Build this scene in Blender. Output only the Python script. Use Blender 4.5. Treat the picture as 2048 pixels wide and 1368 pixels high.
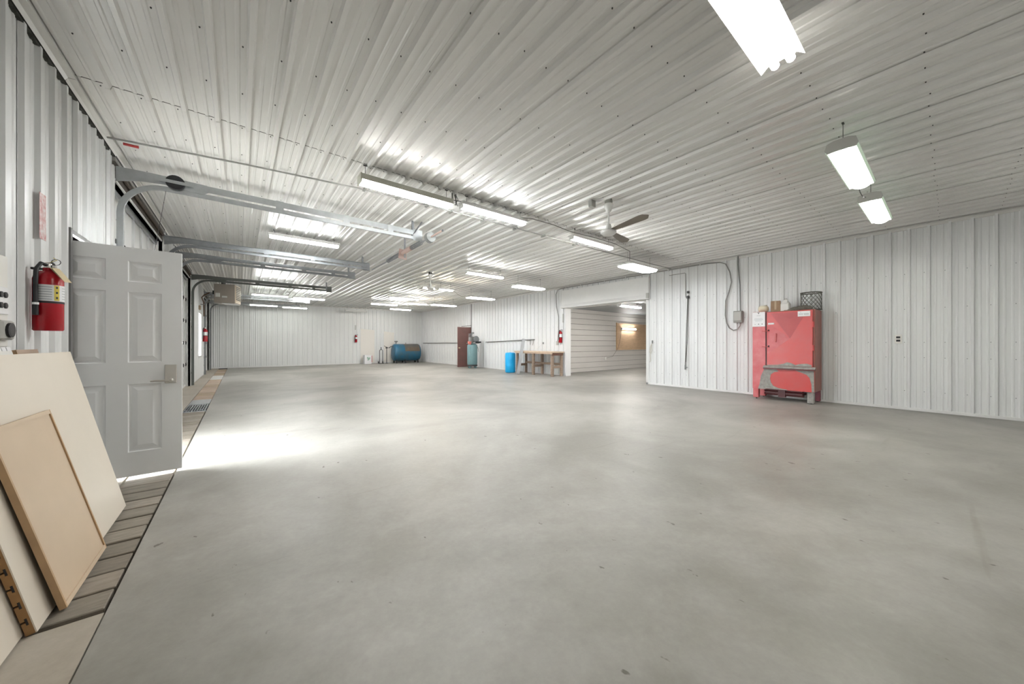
import bpy, math, random
from mathutils import Vector, Matrix

random.seed(7)
PI = math.pi
for o in list(bpy.data.objects):
    bpy.data.objects.remove(o, do_unlink=True)
SC = bpy.context.scene
COL = SC.collection

# ------------------------------------------------------------------ camera
F_PX, THETA = 690.0, math.radians(38.25)
cam_d = bpy.data.cameras.new('camera')
cam_d.sensor_width = 36.0
cam_d.lens = 36.0 * F_PX / 2048.0
cam_d.shift_y = 3.0 / 2048.0
cam_d.clip_start = 0.02
cam_d.clip_end = 300
cam = bpy.data.objects.new('camera', cam_d)
COL.objects.link(cam)
cam.location = (0, 0, 1.2)
cam.rotation_euler = (PI / 2, 0, -THETA)
SC.camera = cam

# ------------------------------------------------------------------ world (bright overcast sky outside)
w = bpy.data.worlds.new('sky')
SC.world = w
w.use_nodes = True
bg = w.node_tree.nodes['Background']
bg.inputs[0].default_value = (0.93, 0.97, 1.0, 1)
bg.inputs[1].default_value = 21.0

# ------------------------------------------------------------------ exposure
vs = SC.view_settings
vs.view_transform = 'Standard'
vs.look = 'None'
vs.gamma = 1.0
vs.use_curve_mapping = False
vs.exposure = 1.23
SC.cycles.use_light_tree = False
SC.cycles.use_adaptive_sampling = False
SC.cycles.max_bounces = 5
SC.cycles.diffuse_bounces = 3
SC.cycles.glossy_bounces = 2
SC.cycles.transmission_bounces = 4
SC.cycles.caustics_reflective = False
SC.cycles.caustics_refractive = False
TUBE = 40.0      # radiance of a fluorescent tube
PANEL = 13.0     # radiance of an LED high bay

# ------------------------------------------------------------------ room dimensions
H = 3.30                     # ceiling
XL, XR = -1.10, 9.45         # cladding planes of the long walls
YF, YB = -1.7, 21.67         # front wall behind the camera, far wall
TRL, TRR = -0.80, -0.47      # trench along the overhead doors
PITCH = 0.2286

# ================================================================== materials
MATS = {}


def mat(name, col, rough=0.5, metal=0.0, var=0.0, vscale=4.0, bump=0.0, bscale=60.0, col2=None, emit=None, es=0.0,
        stretch=(1, 1, 1), spec=0.5, rvar=0.0, trans=0.0):
    if name in MATS:
        return MATS[name]
    m = bpy.data.materials.new(name)
    m.use_nodes = True
    nt = m.node_tree
    b = nt.nodes['Principled BSDF']
    b.inputs['Base Color'].default_value = (*col, 1)
    b.inputs['Roughness'].default_value = rough
    b.inputs['Metallic'].default_value = metal
    b.inputs['Specular IOR Level'].default_value = spec
    if trans:
        b.inputs['Transmission Weight'].default_value = trans
    if var or bump or col2 or rvar:
        tc = nt.nodes.new('ShaderNodeTexCoord')
        mp = nt.nodes.new('ShaderNodeMapping')
        mp.inputs['Scale'].default_value = stretch
        nt.links.new(tc.outputs['Object'], mp.inputs[0])
    if var or col2 or rvar:
        nz = nt.nodes.new('ShaderNodeTexNoise')
        nz.inputs['Scale'].default_value = vscale
        nz.inputs['Detail'].default_value = 4
        nz.inputs['Roughness'].default_value = 0.6
        nt.links.new(mp.outputs[0], nz.inputs['Vector'])
        rp = nt.nodes.new('ShaderNodeValToRGB')
        rp.color_ramp.elements[0].position = 0.32
        rp.color_ramp.elements[1].position = 0.68
        c2 = col2 if col2 else tuple(c * (1 - var) for c in col)
        rp.color_ramp.elements[0].color = (*c2, 1)
        rp.color_ramp.elements[1].color = (*col, 1)
        nt.links.new(nz.outputs['Fac'], rp.inputs[0])
        nt.links.new(rp.outputs[0], b.inputs['Base Color'])
        if rvar:
            mr = nt.nodes.new('ShaderNodeMapRange')
            mr.inputs['To Min'].default_value = max(0.02, rough - rvar)
            mr.inputs['To Max'].default_value = rough + rvar
            nt.links.new(nz.outputs['Fac'], mr.inputs[0])
            nt.links.new(mr.outputs[0], b.inputs['Roughness'])
    if bump:
        bn = nt.nodes.new('ShaderNodeTexNoise')
        bn.inputs['Scale'].default_value = bscale
        bn.inputs['Detail'].default_value = 4
        nt.links.new(mp.outputs[0], bn.inputs['Vector'])
        bm_ = nt.nodes.new('ShaderNodeBump')
        bm_.inputs['Strength'].default_value = bump
        bm_.inputs['Distance'].default_value = 0.01
        nt.links.new(bn.outputs['Fac'], bm_.inputs['Height'])
        nt.links.new(bm_.outputs[0], b.inputs['Normal'])
    if emit:
        b.inputs['Emission Color'].default_value = (*emit, 1)
        b.inputs['Emission Strength'].default_value = es
    MATS[name] = m
    return m


WHITE_CLAD = mat('white_cladding', (0.80, 0.81, 0.805), 0.36, 0, 0.05, 1.5, stretch=(1, 1, 0.25))
CEIL_CLAD = mat('ceiling_cladding', (0.76, 0.75, 0.73), 0.30, 0, 0.06, 1.2, stretch=(1, 0.3, 1))
WHITE = mat('white_paint', (0.80, 0.80, 0.79), 0.45, 0, 0.04, 3)
OFFWHITE = mat('off_white_trim', (0.72, 0.71, 0.68), 0.4, 0, 0.08, 3)
CREAM = mat('cream_sheet', (0.74, 0.71, 0.64), 0.5, 0, 0.05, 2)
DOORWHITE = mat('door_paint', (0.84, 0.85, 0.85), 0.38, 0, 0.02, 5)
GALV = mat('galvanised_steel', (0.46, 0.48, 0.49), 0.38, 0.85, 0.15, 9)
GALV_D = mat('dull_galvanised_steel', (0.30, 0.31, 0.32), 0.45, 0.7, 0.2, 9)
DARKSTEEL = mat('dark_steel', (0.06, 0.06, 0.06), 0.45, 0.5)
BLACK = mat('black_rubber', (0.012, 0.012, 0.014), 0.5)
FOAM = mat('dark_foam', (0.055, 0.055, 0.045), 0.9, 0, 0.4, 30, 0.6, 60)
CHROME = mat('satin_nickel', (0.62, 0.60, 0.57), 0.28, 1.0)
BROWNSTEEL = mat('brown_header', (0.10, 0.075, 0.055), 0.6, 0.2, 0.5, 14)
HEATER = mat('heater_enamel', (0.24, 0.21, 0.18), 0.42, 0.1, 0.08, 6)
HEATLOUV = mat('heater_louvre', (0.60, 0.50, 0.37), 0.4, 0.3)
RED_EXT = mat('extinguisher_red', (0.42, 0.004, 0.014), 0.22)
RED = mat('washer_red', (0.63, 0.075, 0.07), 0.34, 0, col2=(0.58, 0.10, 0.10), vscale=3.5, rvar=0.1, var=.1)
RED_LT = mat('washer_red_faded', (0.62, 0.15, 0.165), 0.34, 0, col2=(0.56, 0.075, 0.08), vscale=5, rvar=0.1, var=.1)
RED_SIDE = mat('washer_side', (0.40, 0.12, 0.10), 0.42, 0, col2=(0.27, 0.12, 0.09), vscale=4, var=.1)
GRIME = mat('grey_grime', (0.40, 0.385, 0.36), 0.75, 0, 0.35, 18, 0.5, 40)
DKRED = mat('dark_red_gear', (0.10, 0.012, 0.014), 0.4)
PLYWOOD = mat('plywood', (0.62, 0.43, 0.27), 0.6, 0, 0.2, 3, 0.05, 50, stretch=(1, 1, 5))
MAPLE = mat('maple_face', (0.62, 0.485, 0.345), 0.5, 0, 0.1, 2.0, stretch=(1, 1, 1))
MAPLE_EDGE = mat('maple_edge', (0.52, 0.34, 0.185), 0.5, 0, 0.2, 6)
MDF = mat('mdf_edge', (0.37, 0.205, 0.085), 0.8, 0, 0.2, 12)
MELAMINE = mat('melamine_face', (0.74, 0.67, 0.57), 0.4, 0, 0.06, 1.6)
WOODBENCH = mat('bench_wood', (0.34, 0.25, 0.19), 0.7, 0, 0.35, 5, 0.1, 30, stretch=(2, 2, 8))
BENCHTOP = mat('bench_top_wood', (0.70, 0.54, 0.41), 0.6, 0, 0.15, 4, stretch=(4, 1, 4))
WOODDARK = mat('dark_stained_wood', (0.16, 0.075, 0.05), 0.6, 0, 0.3, 6)
PLANK = [mat('plank_%d' % i, c, 0.75, 0, 0.35, 7, 0.25, 60, stretch=(1, 6, 1)) for i, c in enumerate(
    [(0.285, 0.25, 0.205), (0.325, 0.285, 0.235), (0.255, 0.222, 0.18), (0.34, 0.295, 0.245)])]
TAN = [mat('tan_board_%d' % i, c, 0.75, 0, 0.2, 5, 0.1, 60) for i, c in enumerate(
    [(0.50, 0.38, 0.29), (0.44, 0.34, 0.23), (0.54, 0.43, 0.34)])]
BLUEDRUM = mat('blue_plastic', (0.01, 0.42, 0.85), 0.35)
TANKBLUE = mat('tank_blue', (0.012, 0.135, 0.25), 0.4, 0.1, col2=(0.05, 0.115, 0.16), vscale=2.2, var=.1, rvar=0.1)
TANKRUST = mat('tank_stain', (0.17, 0.13, 0.09), 0.6, 0, 0.3, 5)
TEAL = mat('compressor_green', (0.20, 0.335, 0.35), 0.35, 0.2, 0.15, 4)
MOTORGREY = mat('motor_grey', (0.30, 0.31, 0.30), 0.5, 0.3, 0.2, 12)
BROWNDOOR = mat('brown_door_paint', (0.205, 0.095, 0.085), 0.4, 0, col2=(0.17, 0.09, 0.075), vscale=4, var=.1)
FANBLADE = mat('fan_blade', (0.20, 0.17, 0.135), 0.4, 0, 0.15, 6)
FANWHITE = mat('fan_white', (0.70, 0.70, 0.68), 0.35)
CABLE = mat('grey_cable', (0.13, 0.13, 0.12), 0.6)
CABLE_W = mat('white_cable', (0.62, 0.60, 0.54), 0.55)
CONDUIT = mat('conduit', (0.36, 0.36, 0.34), 0.45, 0.5)
CONDUIT_D = mat('dark_conduit', (0.20, 0.20, 0.19), 0.45, 0.4)
BOXGREY = mat('switch_grey', (0.30, 0.30, 0.275), 0.5)
LABELW = mat('label_white', (0.82, 0.82, 0.83), 0.4)
LABELY = mat('label_yellow', (0.70, 0.55, 0.09), 0.5)
INK = mat('ink', (0.03, 0.03, 0.035), 0.6)
INKGREY = mat('ink_grey', (0.42, 0.44, 0.46), 0.6)
INKRED = mat('ink_red', (0.55, 0.12, 0.12), 0.5)
INKGREEN = mat('ink_green', (0.35, 0.52, 0.42), 0.6)
KRAFT = mat('cardboard', (0.42, 0.28, 0.18), 0.8, 0, 0.2, 10)
TAG = mat('paper_tag', (0.66, 0.55, 0.36), 0.7)
PINK = mat('pink_paint', (0.48, 0.35, 0.31), 0.55)
PLASTICW = mat('white_plastic', (0.78, 0.77, 0.73), 0.4)
JUG = mat('cream_plastic', (0.76, 0.70, 0.54), 0.4)
GLASS = mat('window_glass', (0.98, 0.99, 1.0), 0.02, trans=1.0)
GLASS.node_tree.nodes['Principled BSDF'].inputs['IOR'].default_value = 1.003
FIXWHITE = mat('fixture_white', (0.72, 0.72, 0.70), 0.4)
FIXBEIGE = mat('fixture_beige', (0.48, 0.48, 0.41), 0.45)
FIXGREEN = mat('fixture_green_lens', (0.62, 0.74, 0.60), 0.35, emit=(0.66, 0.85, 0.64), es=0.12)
FIXGREY = mat('fixture_end_grey', (0.47, 0.47, 0.44), 0.5)
LIT = mat('tube_lit', (0.9, 0.9, 0.9), 0.4, emit=(1.0, 0.99, 0.965), es=TUBE)
LIT_COOL = mat('tube_lit_cool', (0.9, 0.9, 0.9), 0.4, emit=(0.95, 0.985, 1.0), es=TUBE)
LIT_WARM = mat('tube_lit_warm', (0.9, 0.9, 0.9), 0.4, emit=(1.0, 0.85, 0.66), es=TUBE)
LIT_FRONT = mat('tube_lit_front', (0.9, 0.9, 0.9), 0.4, emit=(1.0, 0.975, 0.91), es=TUBE * 0.42)
LIT_ANNEX = mat('tube_lit_annex', (0.9, 0.9, 0.9), 0.4, emit=(1.0, 0.97, 0.93), es=TUBE * 1.5)
LIT_DIM = mat('tube_lit_dim', (0.9, 0.9, 0.9), 0.4, emit=(0.96, 1.0, 0.94), es=TUBE * 0.25)
UNLIT = mat('tube_unlit', (0.78, 0.78, 0.76), 0.3)
LEDP = mat('led_panel', (0.9, 0.9, 0.9), 0.4, emit=(0.95, 0.98, 1.0), es=PANEL)
ANNEXCEIL = mat('annex_ceiling_grey', (0.30, 0.315, 0.32), 0.5, 0, 0.1, 2)
ANNEXWALL = mat('annex_cladding', (0.66, 0.63, 0.60), 0.42, 0, 0.10, 1.5, stretch=(0.3, 1, 1))
RAG = mat('oily_rag', (0.16, 0.145, 0.12), 0.9, 0, 0.4, 20, 0.6, 40)
MESHWIRE = mat('wire_mesh', (0.14, 0.135, 0.115), 0.5, 0.5)
STICKER = mat('sticker_red', (0.55, 0.20, 0.20), 0.6, 0, col2=(0.75, 0.72, 0.70), vscale=25, var=.1)


def concrete(name, c1, c2, c3, rough, spots=True):
    m = bpy.data.materials.new(name)
    m.use_nodes = True
    nt = m.node_tree
    L = nt.links.new
    b = nt.nodes['Principled BSDF']
    tc = nt.nodes.new('ShaderNodeTexCoord')

    def noise(scale, detail=6, rough_=0.6, sx=1, sy=1, dist=0.0):
        mp = nt.nodes.new('ShaderNodeMapping')
        mp.inputs['Scale'].default_value = (sx, sy, 1)
        mp.inputs['Rotation'].default_value = (0, 0, 0.35)
        L(tc.outputs['Object'], mp.inputs[0])
        n = nt.nodes.new('ShaderNodeTexNoise')
        n.inputs['Scale'].default_value = scale
        n.inputs['Detail'].default_value = detail
        n.inputs['Roughness'].default_value = rough_
        n.inputs['Distortion'].default_value = dist
        L(mp.outputs[0], n.inputs['Vector'])
        return n

    def ramp(src, p0, p1, a, bb):
        r = nt.nodes.new('ShaderNodeValToRGB')
        r.color_ramp.elements[0].position = p0
        r.color_ramp.elements[1].position = p1
        r.color_ramp.elements[0].color = (*a, 1)
        r.color_ramp.elements[1].color = (*bb, 1)
        L(src.outputs['Fac'], r.inputs[0])
        return r

    def mix(f, a, bb, mode='MIX'):
        x = nt.nodes.new('ShaderNodeMixRGB')
        x.blend_type = mode
        if isinstance(f, float):
            x.inputs[0].default_value = f
        else:
            L(f.outputs[0], x.inputs[0])
        L(a.outputs[0], x.inputs[1])
        L(bb.outputs[0], x.inputs[2])
        return x
    n1 = noise(0.45, 5, 0.62, dist=0.4)
    n2 = noise(2.6, 6, 0.66, dist=0.3)
    n3 = noise(28, 3, 0.7)
    r1 = ramp(n1, 0.38, 0.62, c2, c1)
    r2 = ramp(n2, 0.38, 0.62, c3, (1, 1, 1))
    r3 = ramp(n3, 0.2, 0.8, (0.91, 0.91, 0.91), (1.05, 1.05, 1.05))
    x = mix(0.7, r1, r2, 'MULTIPLY')
    x = mix(1.0, x, r3, 'MULTIPLY')
    if spots:
        n4 = noise(13.0, 3, 0.5, sx=1.0, sy=0.6)
        r4 = ramp(n4, 0.712, 0.738, (1, 1, 1), (0.45, 0.43, 0.40))
        x = mix(1.0, x, r4, 'MULTIPLY')
        n5 = noise(1.1, 3, 0.5, sx=0.35, sy=5.0, dist=0.6)
        r5 = ramp(n5, 0.66, 0.80, (1, 1, 1), (0.80, 0.78, 0.74))
        x = mix(1.0, x, r5, 'MULTIPLY')
    L(x.outputs[0], b.inputs['Base Color'])
    mr = nt.nodes.new('ShaderNodeMapRange')
    mr.inputs['From Min'].default_value = 0.3
    mr.inputs['From Max'].default_value = 0.7
    mr.inputs['To Min'].default_value = rough - 0.10
    mr.inputs['To Max'].default_value = rough + 0.12
    L(n2.outputs['Fac'], mr.inputs[0])
    L(mr.outputs[0], b.inputs['Roughness'])
    b.inputs['Specular IOR Level'].default_value = 0.4
    bu = nt.nodes.new('ShaderNodeBump')
    bu.inputs['Strength'].default_value = 0.12
    bu.inputs['Distance'].default_value = 0.01
    L(n2.outputs['Fac'], bu.inputs['Height'])
    L(bu.outputs[0], b.inputs['Normal'])
    MATS[name] = m
    return m


FLOOR = concrete('floor_concrete', (0.41, 0.40, 0.37), (0.28, 0.27, 0.245), (0.78, 0.765, 0.735), 0.45)
CURB = concrete('curb_concrete', (0.50, 0.46, 0.40), (0.40, 0.36, 0.30), (0.8, 0.78, 0.74), 0.6, False)
GROUND = concrete('outside_concrete', (0.5, 0.49, 0.46), (0.42, 0.41, 0.38), (0.85, 0.85, 0.85), 0.8, False)

# ================================================================== mesh helpers
ORG = {}


class MB:
    def __init__(self):
        self.v, self.f = [], []

    def add(self, vs_, fs_):
        n = len(self.v)
        self.v += [Vector(p) for p in vs_]
        self.f += [tuple(i + n for i in f) for f in fs_]
        return self

    def box(self, x0, x1, y0, y1, z0, z1):
        if x0 > x1: x0, x1 = x1, x0
        if y0 > y1: y0, y1 = y1, y0
        if z0 > z1: z0, z1 = z1, z0
        vs_ = [(x, y, z) for z in (z0, z1) for y in (y0, y1) for x in (x0, x1)]
        return self.add(vs_, [(0, 2, 3, 1), (4, 5, 7, 6), (0, 1, 5, 4), (2, 6, 7, 3), (0, 4, 6, 2), (1, 3, 7, 5)])

    def bbox(self, x0, x1, y0, y1, z0, z1, b=0.004):
        """box with chamfered edges"""
        xs = (x0, x0 + b, x1 - b, x1)
        ys = (y0, y0 + b, y1 - b, y1)
        zs = (z0, z0 + b, z1 - b, z1)
        vs_, fs_ = [], []

        def V(*p):
            vs_.append(p)
            return len(vs_) - 1
        ix, iy, iz = (1, 2), (1, 2), (1, 2)
        A = {}
        for i in ix:
            for j in iy:
                for k in iz:
                    sx = 0 if i == 1 else 3
                    sy = 0 if j == 1 else 3
                    sz = 0 if k == 1 else 3
                    A[(i, j, k, 'x')] = V(xs[sx], ys[j], zs[k])
                    A[(i, j, k, 'y')] = V(xs[i], ys[sy], zs[k])
                    A[(i, j, k, 'z')] = V(xs[i], ys[j], zs[sz])
        for i in ix:
            fs_.append([A[(i, 1, 1, 'x')], A[(i, 2, 1, 'x')], A[(i, 2, 2, 'x')], A[(i, 1, 2, 'x')]])
            fs_.append([A[(1, i, 1, 'y')], A[(2, i, 1, 'y')], A[(2, i, 2, 'y')], A[(1, i, 2, 'y')]])
            fs_.append([A[(1, 1, i, 'z')], A[(2, 1, i, 'z')], A[(2, 2, i, 'z')], A[(1, 2, i, 'z')]])
        for i in ix:
            for j in ix:
                fs_.append([A[(i, j, 1, 'x')], A[(i, j, 2, 'x')], A[(i, j, 2, 'y')], A[(i, j, 1, 'y')]])
                fs_.append([A[(i, 1, j, 'x')], A[(i, 2, j, 'x')], A[(i, 2, j, 'z')], A[(i, 1, j, 'z')]])
                fs_.append([A[(1, i, j, 'y')], A[(2, i, j, 'y')], A[(2, i, j, 'z')], A[(1, i, j, 'z')]])
                for k in ix:
                    fs_.append([A[(i, j, k, 'x')], A[(i, j, k, 'y')], A[(i, j, k, 'z')]])
        # make consistent winding outward
        c = Vector(((x0 + x1) / 2, (y0 + y1) / 2, (z0 + z1) / 2))
        out = []
        for f in fs_:
            p = [Vector(vs_[q]) for q in f]
            n = (p[1] - p[0]).cross(p[2] - p[0])
            if n.dot(sum(p, Vector()) / len(p) - c) < 0:
                f = f[::-1]
            out.append(tuple(f))
        return self.add(vs_, out)

    def prism(self, poly, axis, a, b):
        """extrude 2-D polygon along an axis; poly coords are the two other axes in xyz order"""
        n = len(poly)
        vs_ = []
        for t in (a, b):
            for p, q in poly:
                vs_.append({'x': (t, p, q), 'y': (p, t, q), 'z': (p, q, t)}[axis])
        fs_ = [tuple(range(n - 1, -1, -1)), tuple(range(n, 2 * n))]
        fs_ += [(i, (i + 1) % n, n + (i + 1) % n, n + i) for i in range(n)]
        return self.add(vs_, fs_)

    def sheet(self, line, axis, a, b):
        """open polyline extruded along an axis"""
        n = len(line)
        vs_ = []
        for t in (a, b):
            for p, q in line:
                vs_.append({'x': (t, p, q), 'y': (p, t, q), 'z': (p, q, t)}[axis])
        return self.add(vs_, [(i, i + 1, n + i + 1, n + i) for i in range(n - 1)])

    def tube(self, pts, r, seg=6, caps=True):
        pts = [Vector(p) for p in pts]
        rings = []
        up = None
        for i, p in enumerate(pts):
            d = (pts[min(i + 1, len(pts) - 1)] - pts[max(i - 1, 0)]).normalized()
            if up is None:
                up = Vector((0, 0, 1)) if abs(d.z) < 0.9 else Vector((1, 0, 0))
            s = d.cross(up)
            if s.length < 1e-5:
                s = d.cross(Vector((0.3, 1, 0.2)))
            s.normalize()
            up = s.cross(d).normalized()
            rr = r[i] if isinstance(r, (list, tuple)) else r
            rings.append([p + (s * math.cos(2 * PI * k / seg) + up * math.sin(2 * PI * k / seg)) * rr for k in range(seg)])
        vs_ = [q for ring in rings for q in ring]
        fs_ = []
        for i in range(len(rings) - 1):
            for k in range(seg):
                a, b = i * seg + k, i * seg + (k + 1) % seg
                fs_.append((a, b, b + seg, a + seg))
        if caps:
            fs_.append(tuple(range(seg - 1, -1, -1)))
            fs_.append(tuple(range(len(vs_) - seg, len(vs_))))
        return self.add(vs_, fs_)

    def lathe(self, prof, c=(0, 0, 0), seg=16, axis='z'):
        """profile of (radius, height) revolved about an axis through c"""
        vs_, fs_ = [], []
        c = Vector(c)
        for r, h in prof:
            for k in range(seg):
                a = 2 * PI * k / seg
                p, q = r * math.cos(a), r * math.sin(a)
                vs_.append(c + Vector({'z': (p, q, h), 'x': (h, p, q), 'y': (q, h, p)}[axis]))
        for i in range(len(prof) - 1):
            for k in range(seg):
                a, b = i * seg + k, i * seg + (k + 1) % seg
                fs_.append((a, b, b + seg, a + seg))
        fs_.append(tuple(range(seg - 1, -1, -1)))
        fs_.append(tuple(range(len(vs_) - seg, len(vs_))))
        return self.add(vs_, fs_)

    def xf(self, M):
        self.v = [M @ p for p in self.v]
        return self

    def build(self, name, material, parent=None, smooth=None, world=True, loc=None):
        """world=True: vertices are given in world space, origin is the parent's place (or loc / bounds base)"""
        if parent is not None:
            o0 = ORG.get(parent.name, Vector((0, 0, 0))) if world else Vector((0, 0, 0))
        elif loc is not None:
            o0 = Vector(loc)
        elif world:
            xs = [p.x for p in self.v]; ys = [p.y for p in self.v]; zs = [p.z for p in self.v]
            o0 = Vector(((min(xs) + max(xs)) / 2, (min(ys) + max(ys)) / 2, min(zs)))
        else:
            o0 = Vector((0, 0, 0))
        me = bpy.data.meshes.new(name)
        me.from_pydata([tuple(p - o0) for p in self.v], [], self.f)
        me.materials.append(material)
        if smooth:
            me.polygons.foreach_set('use_smooth', [True] * len(me.polygons))
            me.set_sharp_from_angle(angle=math.radians(smooth))
        me.update()
        o = bpy.data.objects.new(name, me)
        COL.objects.link(o)
        if parent is not None:
            o.parent = parent
            ORG[o.name] = o0
        else:
            o.location = o0
            ORG[o.name] = o0
        return o


def tag(o, label=None, cat=None, group=None, kind=None):
    if label: o['label'] = label
    if cat: o['category'] = cat
    if group: o['group'] = group
    if kind: o['kind'] = kind
    return o


def thing(name, loc, label, cat, group=None, kind=None, rz=0.0):
    o = bpy.data.objects.new(name, None)
    o.empty_display_size = 0.1
    COL.objects.link(o)
    o.location = loc
    o.rotation_euler = (0, 0, rz)
    ORG[o.name] = Vector(loc)
    return tag(o, label, cat, group, kind)


def link_copy(o, parent, loc=None):
    c = o.copy()
    COL.objects.link(c)
    c.parent = parent
    if loc is not None:
        c.location = loc
    return c


# ================================================================== ribbed steel cladding
RIB_H = 0.025
PW = PITCH * 4


def rib_profile():
    pts = [(0.0, 0.002)]
    for k in range(4):
        c = 0.034 + k * PITCH
        pts += [(c - 0.026, 0.002 if k == 0 else 0.0), (c - 0.0145, RIB_H), (c + 0.0145, RIB_H), (c + 0.026, 0.0)]
        for m_ in (c + PITCH / 3, c + 2 * PITCH / 3):
            pts += [(m_ - 0.016, 0.0), (m_ - 0.008, 0.005), (m_ + 0.008, 0.005), (m_ + 0.016, 0.0)]
    pts = [p for p in pts if p[0] < PW - 0.003]
    pts.append((PW - 0.002, 0.0))
    return pts


PROF = rib_profile()
CLAD_CACHE = {}


def clip_profile(a, b):
    out = []

    def at(u):
        for (u0, h0), (u1, h1) in zip(PROF, PROF[1:]):
            if u0 <= u <= u1:
                return h0 + (h1 - h0) * (u - u0) / (u1 - u0) if u1 > u0 else h0
        return PROF[-1][1] if u > PROF[-1][0] else PROF[0][1]
    out.append((a, at(a)))
    out += [p for p in PROF if a + 1e-5 < p[0] < b - 1e-5]
    out.append((b, at(b)))
    return out


def clad(parent, O, U, V, N, u0, u1, v0, v1, phase, material, name='wall_panel', hs=1.0):
    """panels over [u0,u1] x [v0,v1]; a panel starts wherever (u - phase) is a multiple of the panel width"""
    O, U, V, N = Vector(O), Vector(U), Vector(V), Vector(N)
    k = math.floor((u0 - phase) / PW + 1e-6)
    po = ORG.get(parent.name, Vector())
    while phase + k * PW < u1 - 1e-4:
        s = phase + k * PW
        a, b = max(u0, s) - s, min(u1, s + PW - 0.002) - s
        k += 1
        if b - a < 0.004:
            continue
        key = (round(a, 4), round(b, 4), round(v1 - v0, 4), tuple(U), tuple(V), tuple(N), material.name, hs)
        if key not in CLAD_CACHE:
            pr = [(u_, h_ * hs) for u_, h_ in clip_profile(a, b)]
            n = len(pr)
            vs_ = [U * u + N * h for u, h in pr] + [U * u + N * h + V * (v1 - v0) for u, h in pr]
            fs_ = [(i, i + 1, n + i + 1, n + i) for i in range(n - 1)]
            me = bpy.data.meshes.new(name)
            me.from_pydata([tuple(p) for p in vs_], [], fs_)
            me.materials.append(material)
            if len(fs_):
                nn = me.polygons[0].normal
                if nn.dot(N) < 0:
                    me.flip_normals()
            CLAD_CACHE[key] = me
        ob = bpy.data.objects.new(name, CLAD_CACHE[key])
        COL.objects.link(ob)
        ob.parent = parent
        ob.location = O + U * s + V * v0 - po
    return


# ================================================================== the setting: floor, ceiling, walls
def struct(name, mb, m, label=None, cat=None):
    return tag(mb.build(name, m, loc=(0, 0, 0)), label, cat, kind='structure')


fl = MB().box(TRR, XR + 0.25, YF - 0.2, YB + 0.2, -0.25, 0)
floor = struct('floor', fl, FLOOR, 'worn grey concrete workshop floor with scuffs and stains', 'floor')
strip = MB().box(XL - 0.25, TRL, YF - 0.2, YB + 0.2, -0.25, 0).box(TRL, TRR - 0.006, YF - 0.2, 2.335, -0.25, 0)
strip.build('edge_strip', CURB, floor)
MB().box(TRL, TRR, 2.335, YB + 0.2, -0.27, -0.15).box(TRL, TRR, YB - .05, YB + .2, -.16, 0).build('trench_bottom', BLACK, floor)

ground = struct('ground', MB().box(-30, XL - 0.25, -20, 45, -0.3, -0.03), GROUND, 'pale concrete apron outside the open white door', 'ground')

ceil = struct('ceiling', MB().box(XL - 0.25, XR + 0.25, YF - 0.2, YB + 0.2, H + 0.0225, H + 0.2), OFFWHITE,
              'white ribbed steel ceiling running the length of the workshop', 'ceiling')
SEAMS = [YF, 4.27, 9.9, 15.45, YB]
CPH = 0.2927 - 0.034 - PW * 2
for i in range(4):
    lift = 0.0015 if i % 2 else 0.0
    clad(ceil, (0, 0, H + 0.019 - lift), (1, 0, 0), (0, 1, 0), (0, 0, -1), XL + 0.004, XR - 0.004, SEAMS[i] + 0.002,
         SEAMS[i + 1] - 0.007, CPH, CEIL_CLAD, 'ceiling_panel', hs=1.3)
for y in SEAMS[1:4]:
    MB().box(XL, XR, y - .02, y + .01, H + .0195, H + .0235).build('lap_shadow', FOAM, ceil)  # dark strip standing in for the shadow line at each sheet lap
# screw heads of the ceiling sheets
sm = MB()
nx = int((XR - XL) / PITCH) + 2
ky = -9
ys_ = []
y = 4.31
while y > YF + 0.3:
    y -= 0.6
    ys_.append(y)
y = 4.31
while y < 12.5:
    ys_.append(y)
    y += 0.6
for y in ys_:
    for i in range(-9, nx):
        x = 0.2927 + i * PITCH - 0.048
        if XL + 0.05 < x < XR - 0.05:
            yy = y + random.uniform(-0.012, 0.012)
            r = 0.005
            z0, z1 = H + 0.0185, H + 0.011
            vs_ = [(x + r * math.cos(k * PI / 3), yy + r * math.sin(k * PI / 3), z0) for k in range(6)] + \
                  [(x + r * .8 * math.cos(k * PI / 3), yy + r * .8 * math.sin(k * PI / 3), z1) for k in range(6)]
            sm.add(vs_, [(5, 4, 3, 2, 1, 0), (6, 7, 8, 9, 10, 11)] + [(k, (k + 1) % 6, 6 + (k + 1) % 6, 6 + k) for k in range(6)])
sc_o = sm.build('screw_heads', DARKSTEEL, ceil)
sc_o['kind'] = 'stuff'

# ---- right wall
OP0, OP1, OPH = 5.55, 8.75, 2.50     # opening into the side room
BD0, BD1, BDH = 15.40, 16.30, 2.06   # brown door opening
RT = 0.22
wr = MB()
for a, b, z0, z1 in ((YF - .2, OP0, 0, H + .02), (OP0, OP1, OPH, H + .02), (OP1, BD0, 0, H + .02), (BD0, BD1, BDH, H + .02), (BD1, YB + .2, 0, H + .02)):
    wr.box(XR + 0.003, XR + RT, a, b, z0, z1)
wall_right = struct('wall_right', wr, WHITE, 'white ribbed steel wall behind the red parts washer', 'wall')
RPH = 5.244 - 0.034 + 0.012
NR = (-1, 0, 0)
for a, b, z0, z1 in ((YF, OP0 - 0.03, 0.05, H - 0.03), (OP0 - .03, OP1 + .03, OPH + .06, H - .03), (OP1 + 0.03, BD0 - 0.05, 0.05, H - .03),
                     (BD0 - .05, BD1 + .05, BDH + .05, H - .03), (BD1 + .05, YB, 0.05, H - .03)):
    clad(wall_right, (XR, 0, 0), (0, 1, 0), (0, 0, 1), NR, a, b, z0, z1, RPH, WHITE_CLAD)
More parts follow.
